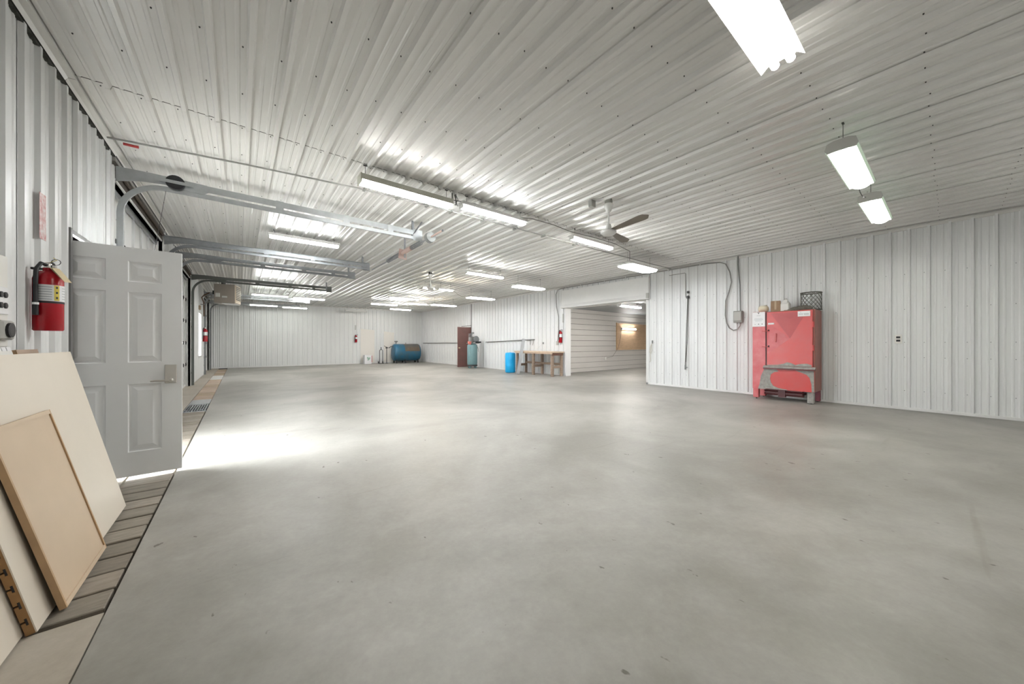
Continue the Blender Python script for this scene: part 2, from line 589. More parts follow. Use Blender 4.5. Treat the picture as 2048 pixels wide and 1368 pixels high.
# base trim, ceiling trim, opening casings
t = MB()
for a, b in ((YF, OP0), (OP1, BD0), (BD1, YB)):
    t.box(XR - 0.030, XR + .003, a, b, 0.004, 0.052)
t.build('base_trim', WHITE, wall_right)
t = MB().prism([(XR - 0.05, H), (XR + 0.003, H), (XR + .003, H - 0.055), (XR - 0.022, H - 0.055), (XR - 0.022, H - 0.01), (XR - 0.05, H - .01)], 'y', YF, YB)
t.build('ceiling_trim', OFFWHITE, wall_right)
t = MB()
t.box(XR - 0.03, XR + RT + .02, OP1 - .002, OP1 + 0.055, 0.0, OPH)
t.box(XR - 0.03, XR + RT + .02, OP0 - 0.055, OP0 + .002, 0.0, OPH)
t.box(XR + 0.0, XR + RT + .02, OP0, OP1, OPH - 0.01, OPH + .03)
t.build('opening_casing', WHITE, wall_right)
# screw line on the right wall
sm = MB()
for z in (0.35, 0.95, 1.22, 1.82, 2.45):
    for i in range(-40, 70):
        yy = RPH + 0.034 + i * PITCH + 0.05
        if (YF + .1 < yy < OP0 - .1) or (OP1 + .1 < yy < 13):
            sm.box(XR - 0.006, XR + 0.002, yy - 0.005, yy + 0.005, z - 0.005, z + 0.005)
s_ = sm.build('screw_heads', GALV_D, wall_right)
s_['kind'] = 'stuff'

# ---- back wall
wall_back = struct('wall_back', MB().box(XL - .25, XR + .25, YB + 0.003, YB + .2, 0, H + .02), WHITE, 'white ribbed steel end wall behind the blue fuel tank', 'wall')
clad(wall_back, (0, YB, 0), (1, 0, 0), (0, 0, 1), (0, -1, 0), XL, XR, 0.05, H - .03, -0.95 - 0.034 - .02, WHITE_CLAD)
MB().box(XL, XR, YB - 0.030, YB + .003, 0.004, 0.055).build('base_trim', WHITE, wall_back)
MB().box(XL, XR, YB - 0.03, YB + .003, H - 0.055, H - .002).build('ceiling_trim', OFFWHITE, wall_back)

# ---- front wall behind the camera
wall_front = struct('wall_front', MB().box(XL - .25, XR + .25, YF - .2, YF - 0.003, 0, H + .02), WHITE, 'white ribbed steel wall at the near end of the workshop', 'wall')
clad(wall_front, (0, YF, 0), (1, 0, 0), (0, 0, 1), (0, 1, 0), XL, XR, 0.05, H - .03, -0.95, WHITE_CLAD)

# ---- left wall with doorway, three overhead doors and a window
DW0, DW1, DWH = 4.44, 5.36, 2.10
G = [(5.66, 8.80), (10.12, 13.26), (17.45, 20.58)]
GH = 3.04
WN0, WN1, WNZ0, WNZ1 = 15.45, 16.55, 0.75, 2.26
wl = MB()
X0, X1 = XL - 0.22, XL - 0.003


def lw(a, b, z0, z1):
    wl.box(X0, X1, a, b, z0, z1)


lw(YF - .2, DW0, 0, H + .02); lw(DW0, DW1, DWH, H + .02); lw(DW1, G[0][0], 0, H + .02)
for g in G:
    lw(g[0], g[1], GH, H + .02)
lw(G[0][1], G[1][0], 0, H + .02)
lw(G[1][1], WN0, 0, H + .02); lw(WN0, WN1, 0, WNZ0); lw(WN0, WN1, WNZ1, H + .02); lw(WN1, G[2][0], 0, H + .02)
lw(G[2][1], YB + .2, 0, H + .02)
wall_left = struct('wall_left', wl, WHITE, 'white ribbed steel wall with the doorway and overhead doors', 'wall')
LPH = 3.62
TOP = 3.245
for a, b, z0, z1 in ((YF, DW0 - 0.035, 0.03, TOP), (DW0 - .035, DW1 + .03, DWH + .03, TOP), (DW1 + .03, G[0][0] - 0.02, 0.03, TOP),
                     (G[0][1] + .02, G[1][0] - .02, 0.03, TOP), (G[1][1] + .02, WN0 - .04, 0.03, TOP), (WN0 - .04, WN1 + .04, .03, WNZ0 - .04),
                     (WN0 - .04, WN1 + .04, WNZ1 + .04, TOP), (WN1 + .04, G[2][0] - .02, .03, TOP), (G[2][1] + .02, YB, .03, TOP)):
    clad(wall_left, (XL, 0, 0), (0, 1, 0), (0, 0, 1), (1, 0, 0), a, b, z0, z1, LPH, WHITE_CLAD)
# lumpy dark foam closure between the wall sheets and the ceiling angle
fo = MB()
yy = YF
n_ = 0
pts = []
while yy < G[0][0]:
    pts.append((yy, TOP - 0.002 - 0.02 * (0.5 + 0.5 * math.sin(yy * 27 + 2 * math.sin(yy * 3.1))) * random.uniform(.3, 1)))
    yy += 0.045
pl = [(p, q) for p, q in pts] + [(G[0][0], H - .005), (YF, H - .005)]
fo.prism(pl, 'x', XL - .003, XL + 0.0215)
fo.build('foam_closure', FOAM, wall_left)
tl = MB().prism([(XL + 0.03, H + .002), (XL + 0.085, H + .002), (XL + .085, H - .018), (XL + 0.045, H - 0.022), (XL + 0.03, H - 0.05)], 'y', YF, 4.265)
tl.prism([(XL + 0.03, H + .002), (XL + 0.08, H + .002), (XL + .08, H - .018), (XL + 0.04, H - 0.022), (XL + 0.03, H - 0.05)], 'y', 4.275, YB)
tl.build('ceiling_trim', OFFWHITE, wall_left)
# door frame (grey steel), window and corner trims
df = MB().box(XL - .1, XL + 0.026, DW0 - 0.042, DW0 - 0.002, 0, DWH + .04).box(XL - .1, XL + .026, DW1 + .002, DW1 + .04, 0, DWH + .04)
df.box(XL - .1, XL + .022, DW0, DW1, DWH + .0, DWH + .035)
df.build('door_frame', mat('frame_grey', (0.20, 0.20, 0.195), 0.5), wall_left)
ct = MB()
for a in (G[0][0], G[1][0], G[2][0]):
    ct.box(XL - .05, XL + .024, a - .05, a + 0.0, 0, GH + .1)
for b in (G[0][1], G[1][1], G[2][1]):
    ct.box(XL - .05, XL + .024, b, b + .05, 0, GH + .1)
ct.build('corner_trim', WHITE, wall_left)
# dark brown header box over each overhead door, with a grey angle below
for g in G:
    MB().box(XL - 0.10, XL - .002, g[0], g[1], GH + .02, H - .10).build('door_header', BROWNSTEEL, wall_left)
    MB().tube([(XL + .02, g[0] + .1, GH + .10), (XL + .02, g[1] - .1, GH + .10)], .02, 8).build('header_pipe', BROWNSTEEL, wall_left)
    MB().box(XL - 0.1, XL + 0.028, g[0], g[1], H - .10, H - .055).build('header_lip', mat('header_grey', (.34, .33, .30), .6, 0, .3, 12), wall_left)
    MB().box(XL - 0.1, XL + 0.034, g[0], g[1], H - .055, H - .03).build('header_seal', BLACK, wall_left)

# window
wn = tag(MB().box(XL + .008, XL + .013, WN0 + .03, WN1 - .03, WNZ0 + .03, WNZ1 - .03).build('window_1', GLASS, loc=(0, 0, 0)), 'bright glazed window between two overhead doors', 'window', kind='structure')
wf = MB()
for a, b, z0, z1 in ((WN0 - .04, WN0 + .03, WNZ0 - .04, WNZ1 + .04), (WN1 - .03, WN1 + .04, WNZ0 - .04, WNZ1 + .04), (WN0, WN1, WNZ0 - .04, WNZ0 + .03), (WN0, WN1, WNZ1 - .03, WNZ1 + .04)):
    wf.box(XL - .20, XL + .020, a, b, z0, z1)
wf.build('window_frame', OFFWHITE, wn)
MB().bbox(XL + .0245, XL + .08, WN0 - .14, WN0 + .0, WNZ1 + .06, WNZ1 + .20, .01).build('wood_block', TAN[1], wn)

# ================================================================== trench cover
tc_ = thing('trench_cover', ((TRL + TRR) / 2, 2.34, -0.045), 'row of weathered planks laid crosswise over the floor trench', 'plank row')
y = 2.37
i = 0
while y < 8.2:
    wdt = 0.19 if y < 4.4 else 0.165
    gap = random.choice((0.016, 0.021, 0.027)) if y < 4.0 else 0.008
    sag = random.uniform(0, 0.006)
    sk = random.uniform(-.004, .004)
    p = MB().bbox(TRL + .006, TRR - .016, y + gap / 2, y + wdt - gap / 2, -0.045 - sag, -0.004 - sag, 0.004)
    p.build('plank', PLANK[(i * 7 + i // 3) % 4], tc_)
    y += wdt
    i += 1
for k in range(3):
    yy = 9.22 + k * .24
    MB().bbox(TRL + .006, TRR - .012, yy, yy + .225, -0.02, -.004, .003).build('steel_plate', GALV, tc_)
yy = 9.96
k = 0
while yy < 14.8:
    MB().bbox(TRL + .006, TRR - .012, yy, yy + .675, -0.045, -.004 - .003 * (k % 2), .004).build('board', TAN[k % 3], tc_)
    yy += .69
    k += 1
yy = 15.2
while yy < 21.0:
    wd = 0.45 if yy < 16.8 else .68
    MB().bbox(TRL + .006, TRR - .012, yy, yy + wd - .03, -0.045, -.004, .004).build('board', OFFWHITE if yy < 16.8 else TAN[k % 3], tc_)
    yy += wd
    k += 1
gr = thing('drain_grate', ((TRL + TRR) / 2, 8.72, -.04), 'steel bar grating set in the trench beyond the white door', 'grate')
for e in (8.27, 9.13):
    MB().box(TRL + .006, TRR - .012, e, e + .03, -.04, -.003).build('end_bar', GALV, gr)
for k in range(9):
    xx = TRL + .01 + k * .0355
    MB().box(xx, xx + .012, 8.30, 9.13, -.04, -.003).build('bar', GALV, gr)
MB().box(TRL + .01, TRR - .016, 8.55, 8.56, -.03, -.012).build('cross_bar', GALV, gr)
MB().box(TRL + .01, TRR - .016, 8.85, 8.86, -.03, -.012).build('cross_bar', GALV, gr)

# ================================================================== white six-panel door, standing open
d1 = thing('door_1', (XL - 0.145, 4.485, 0), 'white six-panel steel door standing open beside the leaning boards', 'door', kind='structure', rz=math.radians(2.0))
LW_, LZ0, LZ1, TH = 0.815, 0.03, 2.045, 0.044
cols = [(0.135, 0.345), (0.472, 0.682)]
rows = [(0.243, 0.842), (1.032, 1.654), (1.744, 1.926)]
dm = MB()
for side in (-1, 1):
    yf = -TH if side < 0 else 0.0
    xs = [0, cols[0][0], cols[0][1], cols[1][0], cols[1][1], LW_]
    zs = [LZ0] + [q for r_ in rows for q in r_] + [LZ1]
    for i in range(5):
        for j in range(7):
            if i in (1, 3) and j in (1, 3, 5):
                a, b, c, d = xs[i], xs[i + 1], zs[j], zs[j + 1]
                rings = [(0, 0), (0.007, 0.008), (0.016, 0.010), (0.024, 0.010), (0.058, 0.001), (0.064, 0.001)]
                vs_ = []
                for ins, dep in rings:
                    yy = yf - side * dep
                    vs_ += [(a + ins, yy, c + ins), (b - ins, yy, c + ins), (b - ins, yy, d - ins), (a + ins, yy, d - ins)]
                fs_ = []
                for q in range(len(rings) - 1):
                    for k in range(4):
                        fs_.append((q * 4 + k, q * 4 + (k + 1) % 4, q * 4 + 4 + (k + 1) % 4, q * 4 + 4 + k))
                fs_.append(tuple(range(len(vs_) - 4, len(vs_))))
                dm.add(vs_, fs_)
            else:
                dm.add([(xs[i], yf, zs[j]), (xs[i + 1], yf, zs[j]), (xs[i + 1], yf, zs[j + 1]), (xs[i], yf, zs[j + 1])], [(0, 1, 2, 3)])
dm.add([(0, -TH, LZ0), (LW_, -TH, LZ0), (LW_, 0, LZ0), (0, 0, LZ0), (0, -TH, LZ1), (LW_, -TH, LZ1), (LW_, 0, LZ1), (0, 0, LZ1)],
       [(0, 1, 2, 3), (4, 5, 6, 7), (1, 2, 6, 5), (0, 3, 7, 4)])
dm.build('leaf', DOORWHITE, d1, world=False)
hd = MB().bbox(0.700, 0.782, -TH - .010, -TH, 0.835, 1.005, .004)
hd.build('lock_plate', CHROME, d1, world=False)
hd = MB().lathe([(0.022, 0), (0.022, -0.03), (0.012, -0.035), (0.012, -0.06)], (0.742, -TH - .01, 0.862), 12, 'y')
hd.tube([(0.742, -TH - .06, .862), (0.70, -TH - .066, .864), (0.645, -TH - .062, .866), (0.615, -TH - .056, .864)], [.010, .009, .008, .007], 8)
hd.build('lever_handle', CHROME, d1, smooth=50, world=False)

# ================================================================== overhead doors
def overhead_door(n, g, label):
    y0, y1 = g
    t = thing('door_%d' % n, (XL - .13, (y0 + y1) / 2, 0), label, 'overhead door', kind='structure')
    ns = 5
    hs = GH / ns
    for i in range(ns):
        z0, z1 = i * hs + .005, (i + 1) * hs - .002
        m = MB()
        xf_, xb = XL - .10, XL - .15
        m.box(xb, xf_ - .012, y0 - .01, y1 + .01, z0, z1)
        # rail edges and ribs
        m.box(xf_ - .012, xf_, y0, y1, z0, z0 + .05).box(xf_ - .012, xf_, y0, y1, z1 - .05, z1)
        m.build('section', WHITE, t)
        st = MB()
        for k in range(7):
            yy = y0 + (y1 - y0 - .05) * k / 6
            st.box(xf_ - .011, xf_ + .012, yy, yy + .05, z0 + .05, z1 - .05)
        st.build('stile', WHITE_CLAD, t)
        if i:
            hg = MB()
            for k in range(7):
                yy = y0 + (y1 - y0 - .05) * k / 6
                hg.box(xf_, xf_ + .016, yy, yy + .05, z0 - .05, z0 + .045)
                hg.tube([(xf_ + .018, yy, z0 - .003), (xf_ + .018, yy + .05, z0 - .003)], .010, 6)
            hg.build('hinge_row', DARKSTEEL, t)
    MB().box(XL - .098, XL - .07, y0, y1, GH - .07, GH + .0).box(XL - .098, XL - .02, y0, y1, GH, GH + .006).build('top_angle', GALV, t)
    return t


overhead_door(3, G[0], 'white sectional overhead door just past the open white door')
overhead_door(4, G[1], 'white sectional overhead door in the middle of the long wall')
overhead_door(5, G[2], 'white sectional overhead door by the far corner under the heater')


def arc(p, r, a0, a1, n=8):
    return [(p[0] + r * math.cos(a0 + (a1 - a0) * i / n), p[1] + r * math.sin(a0 + (a1 - a0) * i / n)) for i in range(n + 1)]


def track(y, side, label, near=False, mtl=None, xe=2.43, zt=3.10):
    """C-section track: up the jamb, round the bend, out under the ceiling, with a flat low-headroom rail above"""
    mtl = mtl or (GALV if near else GALV_D)
    t = thing('door_track', (XL + .06, y, 0), label, 'door track', 'overhead door tracks')
    R = 0.36
    xv = XL + .055
    zl = zt - 0.085
    path = [(xv, 0.02), (xv, zl - R)] + arc((xv + R, zl - R), R, PI, PI / 2, 10) + [(xe, zl)]
    hw, dp = 0.026, 0.024

    def sweep(path_, w0, w1, ya, yb):
        m = MB()
        vs_ = []
        n = len(path_)
        for i, (px, pz) in enumerate(path_):
            dx = path_[min(i + 1, n - 1)][0] - path_[max(i - 1, 0)][0]
            dz = path_[min(i + 1, n - 1)][1] - path_[max(i - 1, 0)][1]
            L = math.hypot(dx, dz)
            nx_, nz_ = -dz / L, dx / L
            for ww, yy in ((w0, ya), (w1, ya), (w1, yb), (w0, yb)):
                vs_.append((px + nx_ * ww, yy, pz + nz_ * ww))
        fs_ = [(3, 2, 1, 0), tuple(range(len(vs_) - 4, len(vs_)))]
        for i in range(n - 1):
            for k in range(4):
                fs_.append((i * 4 + k, i * 4 + (k + 1) % 4, i * 4 + 4 + (k + 1) % 4, i * 4 + 4 + k))
        m.add(vs_, fs_)
        return m
    # web plus two flanges
    sweep(path, -hw, hw, y, y + side * .003).build('curved_rail', mtl, t)
    sweep(path, hw - .003, hw, y, y - side * dp).build('outer_flange', mtl, t)
    sweep(path, -hw, -hw + .003, y, y - side * dp).build('inner_flange', mtl, t)
    up = [(XL + .02, zt + .005), (xe, zt + .005)]
    m = MB().box(XL + .024, xe, y - side * .0, y + side * .004, zt - .035, zt + .045)
    m.box(XL + .024, xe, y, y - side * .026, zt + .042, zt + .045)
    m.build('upper_rail', mtl, t)
    # gusset plate by the wall and splice plates
    pl_ = MB().prism([(XL + .024, zt - .11), (XL + .024, zt + .055), (XL + .30, zt + .06), (XL + .78, zt + .048), (XL + .82, zt - .02), (XL + .74, zt - .075), (XL + .4, zt - .045), (XL + .22, zt - .06)], 'y', y + side * .005, y + side * .009)
    pl_.build('gusset_plate', mtl, t)
    for f in (0.42, 0.66, 0.85):
        xx = XL + (xe - XL) * f
        MB().box(xx, xx + .09, y + side * .005, y + side * .008, zt - .11, zt + .05).build('splice_plate', mtl, t)
    # jamb brackets
    for z in (0.35, 1.0, 1.65, 2.3):
        MB().box(XL + .025, xv - hw, y - .03, y + .03, z, z + .05).build('jamb_bracket', DARKSTEEL, t)
    # hanger at the far end
    hg = MB().box(xe - .12, xe - .085, y - .002, y + .002, zt - .1, H + .002).box(xe - .12, xe - .118, y - .002, y + .033, zt - .1, H + .002)
    hg.build('hanger', GALV_D, t)
    MB().box(xe - .10, xe + .06, y + side * .006, y + side * .010, zt - .13, zt + .06).build('end_plate', mtl, t)
    if near:
        hg = MB().tube([(xe - .1, y, zt - .03), (xe + .04, y - .05, H)], .012, 4)
        hg.build('brace', GALV_D, t)
        pu = MB().lathe([(0.02, -.024), (.082, -.024), (.086, -.018), (.074, -.012), (.074, -.006), (.086, .0), (.082, .004), (.02, .004)],
                        (XL + .50, y - .012, zt + .0), 20, 'y')
        pu.build('cable_pulley', BLACK, t, smooth=40)
        MB().box(XL + .36, XL + .66, y - .044, y - .040, zt - .018, zt + .018).build('pulley_strap', mtl, t)
        b_ = MB()
        for dx, dz in ((0, 0), (-.02, -.04), (.018, -.042)):
            b_.lathe([(.012, 0), (.012, .012), (.006, .014)], (xv + dx, y - side * .003, zl - R - .05 + dz), 8, 'y')
        b_.build('bolt', CHROME, t)
        MB().tube([(XL + .42, y + .01, zt - .08), (XL + .07, y + .012, 0.3)], .002, 4).build('lift_cable', DARKSTEEL, t)
    return t


track(G[0][0] + .03, -1, 'galvanised track closest to the open white door, with a black pulley', near=True)
track(G[0][1] - .03, 1, 'galvanised track on the far side of the first overhead door')
track(G[1][0] + .03, -1, 'galvanised track on the near side of the second overhead door')
track(G[1][1] - .03, 1, 'dark track on the far side of the second overhead door, ahead of the heater', mtl=mat('dark_track', (0.16, 0.17, 0.16), .5, .5))
track(G[2][0] + .03, -1, 'track behind the heater on the near side of the last overhead door', xe=2.35)
track(G[2][1] - .03, 1, 'track in the far corner beside the end wall', xe=2.35)

# spring shaft at the rear of the first tracks
sp = thing('spring_shaft', (2.52, 6.3, 2.98), 'counterbalance spring shaft with coil springs hung behind the first track', 'spring shaft')
MB().tube([(2.52, 4.98, 2.99), (2.52, 5.50, 2.99)], .014, 8).build('shaft_end', PINK, sp)
MB().tube([(2.52, 4.965, 2.99), (2.52, 4.982, 2.99)], .017, 8).build('shaft_cap', BLACK, sp)
MB().tube([(2.52, 5.50, 2.99), (2.52, 8.70, 2.99)], .013, 8).build('shaft', GALV_D, sp)
MB().lathe([(.03, 0), (.082, .002), (.085, .02), (.066, .03), (.06, .075), (.09, .08), (.09, .088), (.03, .09)], (2.52, 5.38, 2.99), 20, 'y').build('cable_drum', MOTORGREY, sp, smooth=40)


def coil(y0, y1, r, wire, turns):
    pts = [(2.52 + r * math.cos(2 * PI * turns * i / (turns * 10)), y0 + (y1 - y0) * i / (turns * 10), 2.99 + r * math.sin(2 * PI * turns * i / (turns * 10))) for i in range(turns * 10 + 1)]
    return MB().tube(pts, wire, 5)


coil(5.78, 6.22, .036, .0068, 10).build('coil_spring', GALV_D, sp)
coil(6.72, 7.55, .036, .0068, 19).build('coil_spring', GALV_D, sp)
MB().lathe([(.042, 0), (.046, .25), (.030, .46), (.02, .46)], (2.52, 6.24, 2.99), 12, 'y').build('spring_cone', PINK, sp, smooth=40)
MB().prism([(2.44, 2.88), (2.61, 2.86), (2.60, 3.0), (2.56, 3.06), (2.46, 3.07)], 'y', 6.70, 6.706).build('bearing_plate', PINK, sp)
MB().box(2.55, 2.585, 6.69, 6.695, 2.9, H).build('hanger', GALV_D, sp)

# ================================================================== light fixtures
def hanger_wires(t, xs, y, z0, m=CABLE):
    for x in xs:
        MB().tube([(x, y, z0), (x, y, H + .004)], .003, 4).build('hanger', m, t)
        MB().box(x - .02, x + .02, y - .008, y + .008, H - .004, H + .004).build('ceiling_hook', DARKSTEEL, t)


def strip(label, x0, x1, y, z, kind='reflector', lit=LIT, dy=0.0, body=FIXWHITE, group='fluorescent strip lights'):
    xc = (x0 + x1) / 2
    t = thing('strip_light', (xc, y, z), label, 'light', group)
    if kind == 'reflector':      # open-ended white reflector over two tubes
        MB().box(x0, x1, y - .055, y + .055, z + .055, z + .105).build('housing', body, t)
        for s in (-1, 1):
            MB().prism([(y + s * .055, z + .058), (y + s * .055, z + .062), (y + s * .118, z + .005), (y + s * .118, z + .0)], 'x', x0, x1).build('reflector_wing', body, t)
        for s in (-1, 1):
            MB().tube([(x0 + .03, y + s * .042, z + .022), (x1 + .012, y + s * .042, z + .022)], .024, 10).build('tube', lit, t)
        for xx in (x0 + .01, x1 - .03):
            MB().box(xx, xx + .02, y - .07, y + .07, z + .03, z + .058).build('lamp_holder', body, t)
        hanger_wires(t, (x0 + .08, x1 - .08), y, z + .105)
    elif kind == 'box':          # shallow metal pan, lens below
        MB().prism([(y - .085, z + .03), (y - .075, z + .10), (y + .075, z + .10), (y + .085, z + .03)], 'x', x0, x1).build('housing', body, t)
        MB().prism([(y - .08, z + .031), (y - .055, z), (y + .055, z), (y + .08, z + .031)], 'x', x0 + .012, x1 - .012).build('lens', lit, t)
        for xx in (x0 - .008, x1 - .004):
            MB().prism([(y - .088, z + .0), (y - .08, z + .104), (y + .08, z + .104), (y + .088, z + .0)], 'x', xx, xx + .012).build('end_cap', body, t)
        hanger_wires(t, (x0 + .06, x1 - .06), y, z + .10)
    elif kind == 'wrap':         # wraparound with a curved lens and greenish side
        prof = [(y + .085 * math.cos(a), z + .062 - .062 * math.sin(a)) for a in [PI * k / 10 for k in range(11)]]
        MB().prism(prof[1:10], 'x', x0 + .02, x1 - .015).build('lens', lit, t)
        MB().prism([(y + .115, z + .05), (y + .10, z + .115), (y - .10, z + .115), (y - .115, z + .05), (y - .10, z + .035), (y - .082, z + .064), (y + .082, z + .064), (y + .10, z + .035)], 'x', x0 + .012, x1 - .012).build('housing', FIXGREEN, t)
        for xx in (x0, x1 - .014):
            MB().prism([(y + .1, z + .028), (y + .117, z + .06), (y + .1, z + .118), (y + .05, z + .135), (y - .05, z + .135), (y - .1, z + .118), (y - .117, z + .06), (y - .1, z + .028)], 'x', xx, xx + .014).build('end_cap', FIXGREY, t)
        hanger_wires(t, (x0 + .1, x1 - .1), y, z + .11)
    else:                        # narrow channel with one or two bare tubes
        MB().box(x0, x1, y - .072, y + .072, z + .04, z + .085).build('housing', body, t)
        for s in (-1, 1):
            MB().tube([(x0 + .03, y + s * .03, z + .018), (x1 - .03, y + s * .03, z + .018)], .018, 8).build('tube', lit, t)
        for xx in (x0 + .005, x1 - .025):
            MB().box(xx, xx + .02, y - .05, y + .05, z + .0, z + .04).build('lamp_holder', body, t)
        hanger_wires(t, (x0 + .1, x1 - .1), y, z + .085)
    return t


# row above the camera
strip('open twin-tube strip light cut off by the top edge of the picture', 1.50, 2.80, 0.68, 3.03, 'reflector', LIT_FRONT)
strip('pale green wraparound light hanging alone between the open twin-tube strip and the wall', 4.42, 5.64, 0.63, 2.985, 'wrap', LIT_FRONT)
strip('bright wraparound light nearest the outlet wall, end-on over the right side of the room', 6.29, 7.50, 0.63, 2.985, 'wrap', LIT_FRONT)
# row along the first ceiling seam
strip('beige pan strip light hung along the ceiling seam, closest to the first door track', 1.10, 2.28, 4.27, 3.07, 'box', LIT, body=FIXBEIGE)
strip('white strip light beside the bundle of loose wires', 2.44, 3.63, 4.27, 3.11, 'bare', LIT_COOL)
strip('white strip light hanging just behind the big ceiling fan', 4.74, 5.95, 4.27, 3.10, 'bare', LIT)
# second row
strip('bare tube light between the first door\'s two tracks', 0.40, 1.60, 7.75, 3.15, 'bare', LIT_COOL)
strip('slim strip light next to the middle high bay in the second row', 4.76, 6.02, 8.05, 3.08, 'bare', LIT)
# third row, by the second fan
strip('short warm strip light on the near side of the small fan rod', 4.80, 5.25, 10.95, 3.05, 'bare', LIT_WARM)
strip('warm strip light on the far side of the small fan rod', 5.38, 5.96, 10.95, 3.05, 'bare', LIT_WARM)
# fourth row
strip('strip light in front of the heater along the dark track', 0.38, 1.58, 13.95, 3.09, 'bare', LIT)
strip('strip light before the bright ceiling patch near the far corner', 4.85, 6.15, 14.4, 3.09, 'bare', LIT)
strip('short strip light beside the far high bay', 6.3, 7.25, 16.0, 3.09, 'bare', LIT_WARM)
# fifth row
strip('dim strip light high beside the heater', 0.34, 1.57, 16.85, 3.09, 'bare', LIT_DIM)
strip('strip light hung at the end of the heater row', 1.74, 2.95, 17.1, 3.10, 'bare', LIT)
strip('long strip light in front of the pale wall sheet', 4.95, 6.25, 17.3, 3.10, 'bare', LIT)
strip('strip light in front of the corner above the blue tank', 6.40, 7.60, 18.9, 3.06, 'bare', LIT)
# last row
strip('greenish strip light low against the end wall, towards the overhead doors', 0.34, 1.45, 20.3, 2.99, 'bare', LIT_DIM)
strip('second greenish strip light low against the end wall', 1.62, 2.70, 20.3, 2.96, 'bare', LIT_DIM)
strip('unlit strip light against the end wall above the fire extinguisher', 4.60, 5.75, 20.8, 3.0, 'bare', UNLIT)


def highbay(label, xc, yc, z=2.96):
    t = thing('high_bay_light', (xc, yc, z), label, 'light', 'flat panel high bay lights')
    L, W = .62, .215
    out = [(-L, -W + .06), (-L + .05, -W), (L - .16, -W), (L, -W + .12), (L, W - .12), (L - .16, W), (-L + .05, W), (-L, W - .06)]
    MB().prism([(xc + a, yc + b) for a, b in out], 'z', z + .018, z + .05).build('housing', FIXWHITE, t)
    MB().prism([(xc + a * .965, yc + b * .93) for a, b in out], 'z', z, z + .018).build('light_panel', LEDP, t)
    for b in (-.08, .10):
        MB().bbox(xc - L + .02, xc - L + .24, yc + b - .06, yc + b + .06, z + .05, z + .095, .02).build('driver_box', FIXWHITE, t)
    hanger_wires(t, (xc - L + .15, xc + L - .15), yc, z + .09)
    return t


highbay('white flat high bay light over the side-room opening, largest of its row', 7.42, 4.55)
highbay('white flat high bay light above the workbench', 7.25, 8.30)
highbay('white flat high bay light above the air compressor', 7.48, 11.45)
highbay('white flat high bay light farthest along, over the bare wall before the tank', 7.48, 14.6)


def fan(x, y, label, drop=.46, angles=(-100, 12), detail=True):
    t = thing('ceiling_fan', (x, y, H), label, 'fan')
    MB().lathe([(.05, 0.01), (.055, -.01), (.055, -.06), (.03, -.06)], (x, y, H), 14).build('ceiling_mount', DARKSTEEL if not detail else BOXGREY, t, smooth=40)
    MB().lathe([(.02, -.055), (.062, -.06), (.066, -.075), (.035, -.17), (.02, -.18)], (x, y, H), 18).build('canopy', FANWHITE, t, smooth=40)
    MB().lathe([(.011, -.17), (.011, -drop + .09)], (x, y, H), 8).build('downrod', FANWHITE, t, smooth=40)
    zb = H - drop
    MB().lathe([(.018, .10), (.035, .10), (.048, .02), (.05, .015)], (x, y, zb), 18).build('motor_cap', FANWHITE, t, smooth=40)
    MB().lathe([(.05, .02), (.095, .012), (.112, -.005), (.112, -.025), (.08, -.05), (.02, -.055)], (x, y, zb), 22).build('motor', FANWHITE, t, smooth=40)
    for a in angles:
        ca, sa = math.cos(math.radians(a)), math.sin(math.radians(a))
        m = MB()
        n = 12
        top, bot = [], []
        for i in range(n + 1):
            f = i / n
            r = .09 + .62 * f
            hwid = (.03 + .036 * min(1, f * 1.3)) * (1 if f < .84 else math.sqrt(max(0.02, 1 - ((f - .84) / .16) ** 2)))
            tw = -math.radians(17 - 4 * f)
            for s, lst in ((1, top), (-1, bot)):
                px, py, pz = r, s * hwid * math.cos(tw), s * hwid * math.sin(tw)
                lst.append(Vector((x + px * ca - py * sa, y + px * sa + py * ca, zb + .005 + pz)))
        vs_ = top + bot + [p + Vector((0, 0, .004)) for p in top + bot]
        k = n + 1
        fs_ = []
        for i in range(n):
            fs_ += [(i, i + 1, k + i + 1, k + i), (2 * k + i, 3 * k + i, 3 * k + i + 1, 2 * k + i + 1), (i, 2 * k + i, 2 * k + i + 1, i + 1), (k + i, k + i + 1, 3 * k + i + 1, 3 * k + i)]
        fs_.append((n, 2 * k + n, 3 * k + n, k + n))
        m.add(vs_, fs_)
        m.build('blade', FANBLADE if detail else FANWHITE, t)
    return t


fan(4.235, 3.09, 'white ceiling fan with two brown blades on a short rod')
fan(4.42, 9.5, 'small far ceiling fan among the warm strip lights', .44, (60, 180), False)
jb = MB().bbox(4.02, 4.11, 3.22, 3.29, H - .10, H - .0, .006)
tag(jb.build('junction_box', BOXGREY), 'grey junction box on the ceiling beside the big fan', 'box')
cb = MB().tube([(4.05, 3.28, H - .05), (3.9, 3.7, H - .03), (3.72, 4.10, H - .02), (3.66, 4.26, H - .03)], .006, 5)
tag(cb.build('fan_cable', CABLE_W), 'cable running from the fan junction box to the ceiling seam', 'cable')
cb = MB().tube([(2.30, 4.30, 3.20), (2.7, 4.29, 3.24), (3.0, 4.28, 3.20), (3.4, 4.28, 3.21), (3.8, 4.27, 3.26), (4.3, 4.28, 3.27), (4.75, 4.28, 3.24), (5.4, 4.3, 3.27), (6.1, 4.3, 3.27), (6.8, 4.4, 3.25), (6.95, 4.5, 3.02)], .006, 5)
tag(cb.build('light_cable', CABLE), 'dark cable slung along the ceiling between the seam lights', 'cable')
wb = MB()
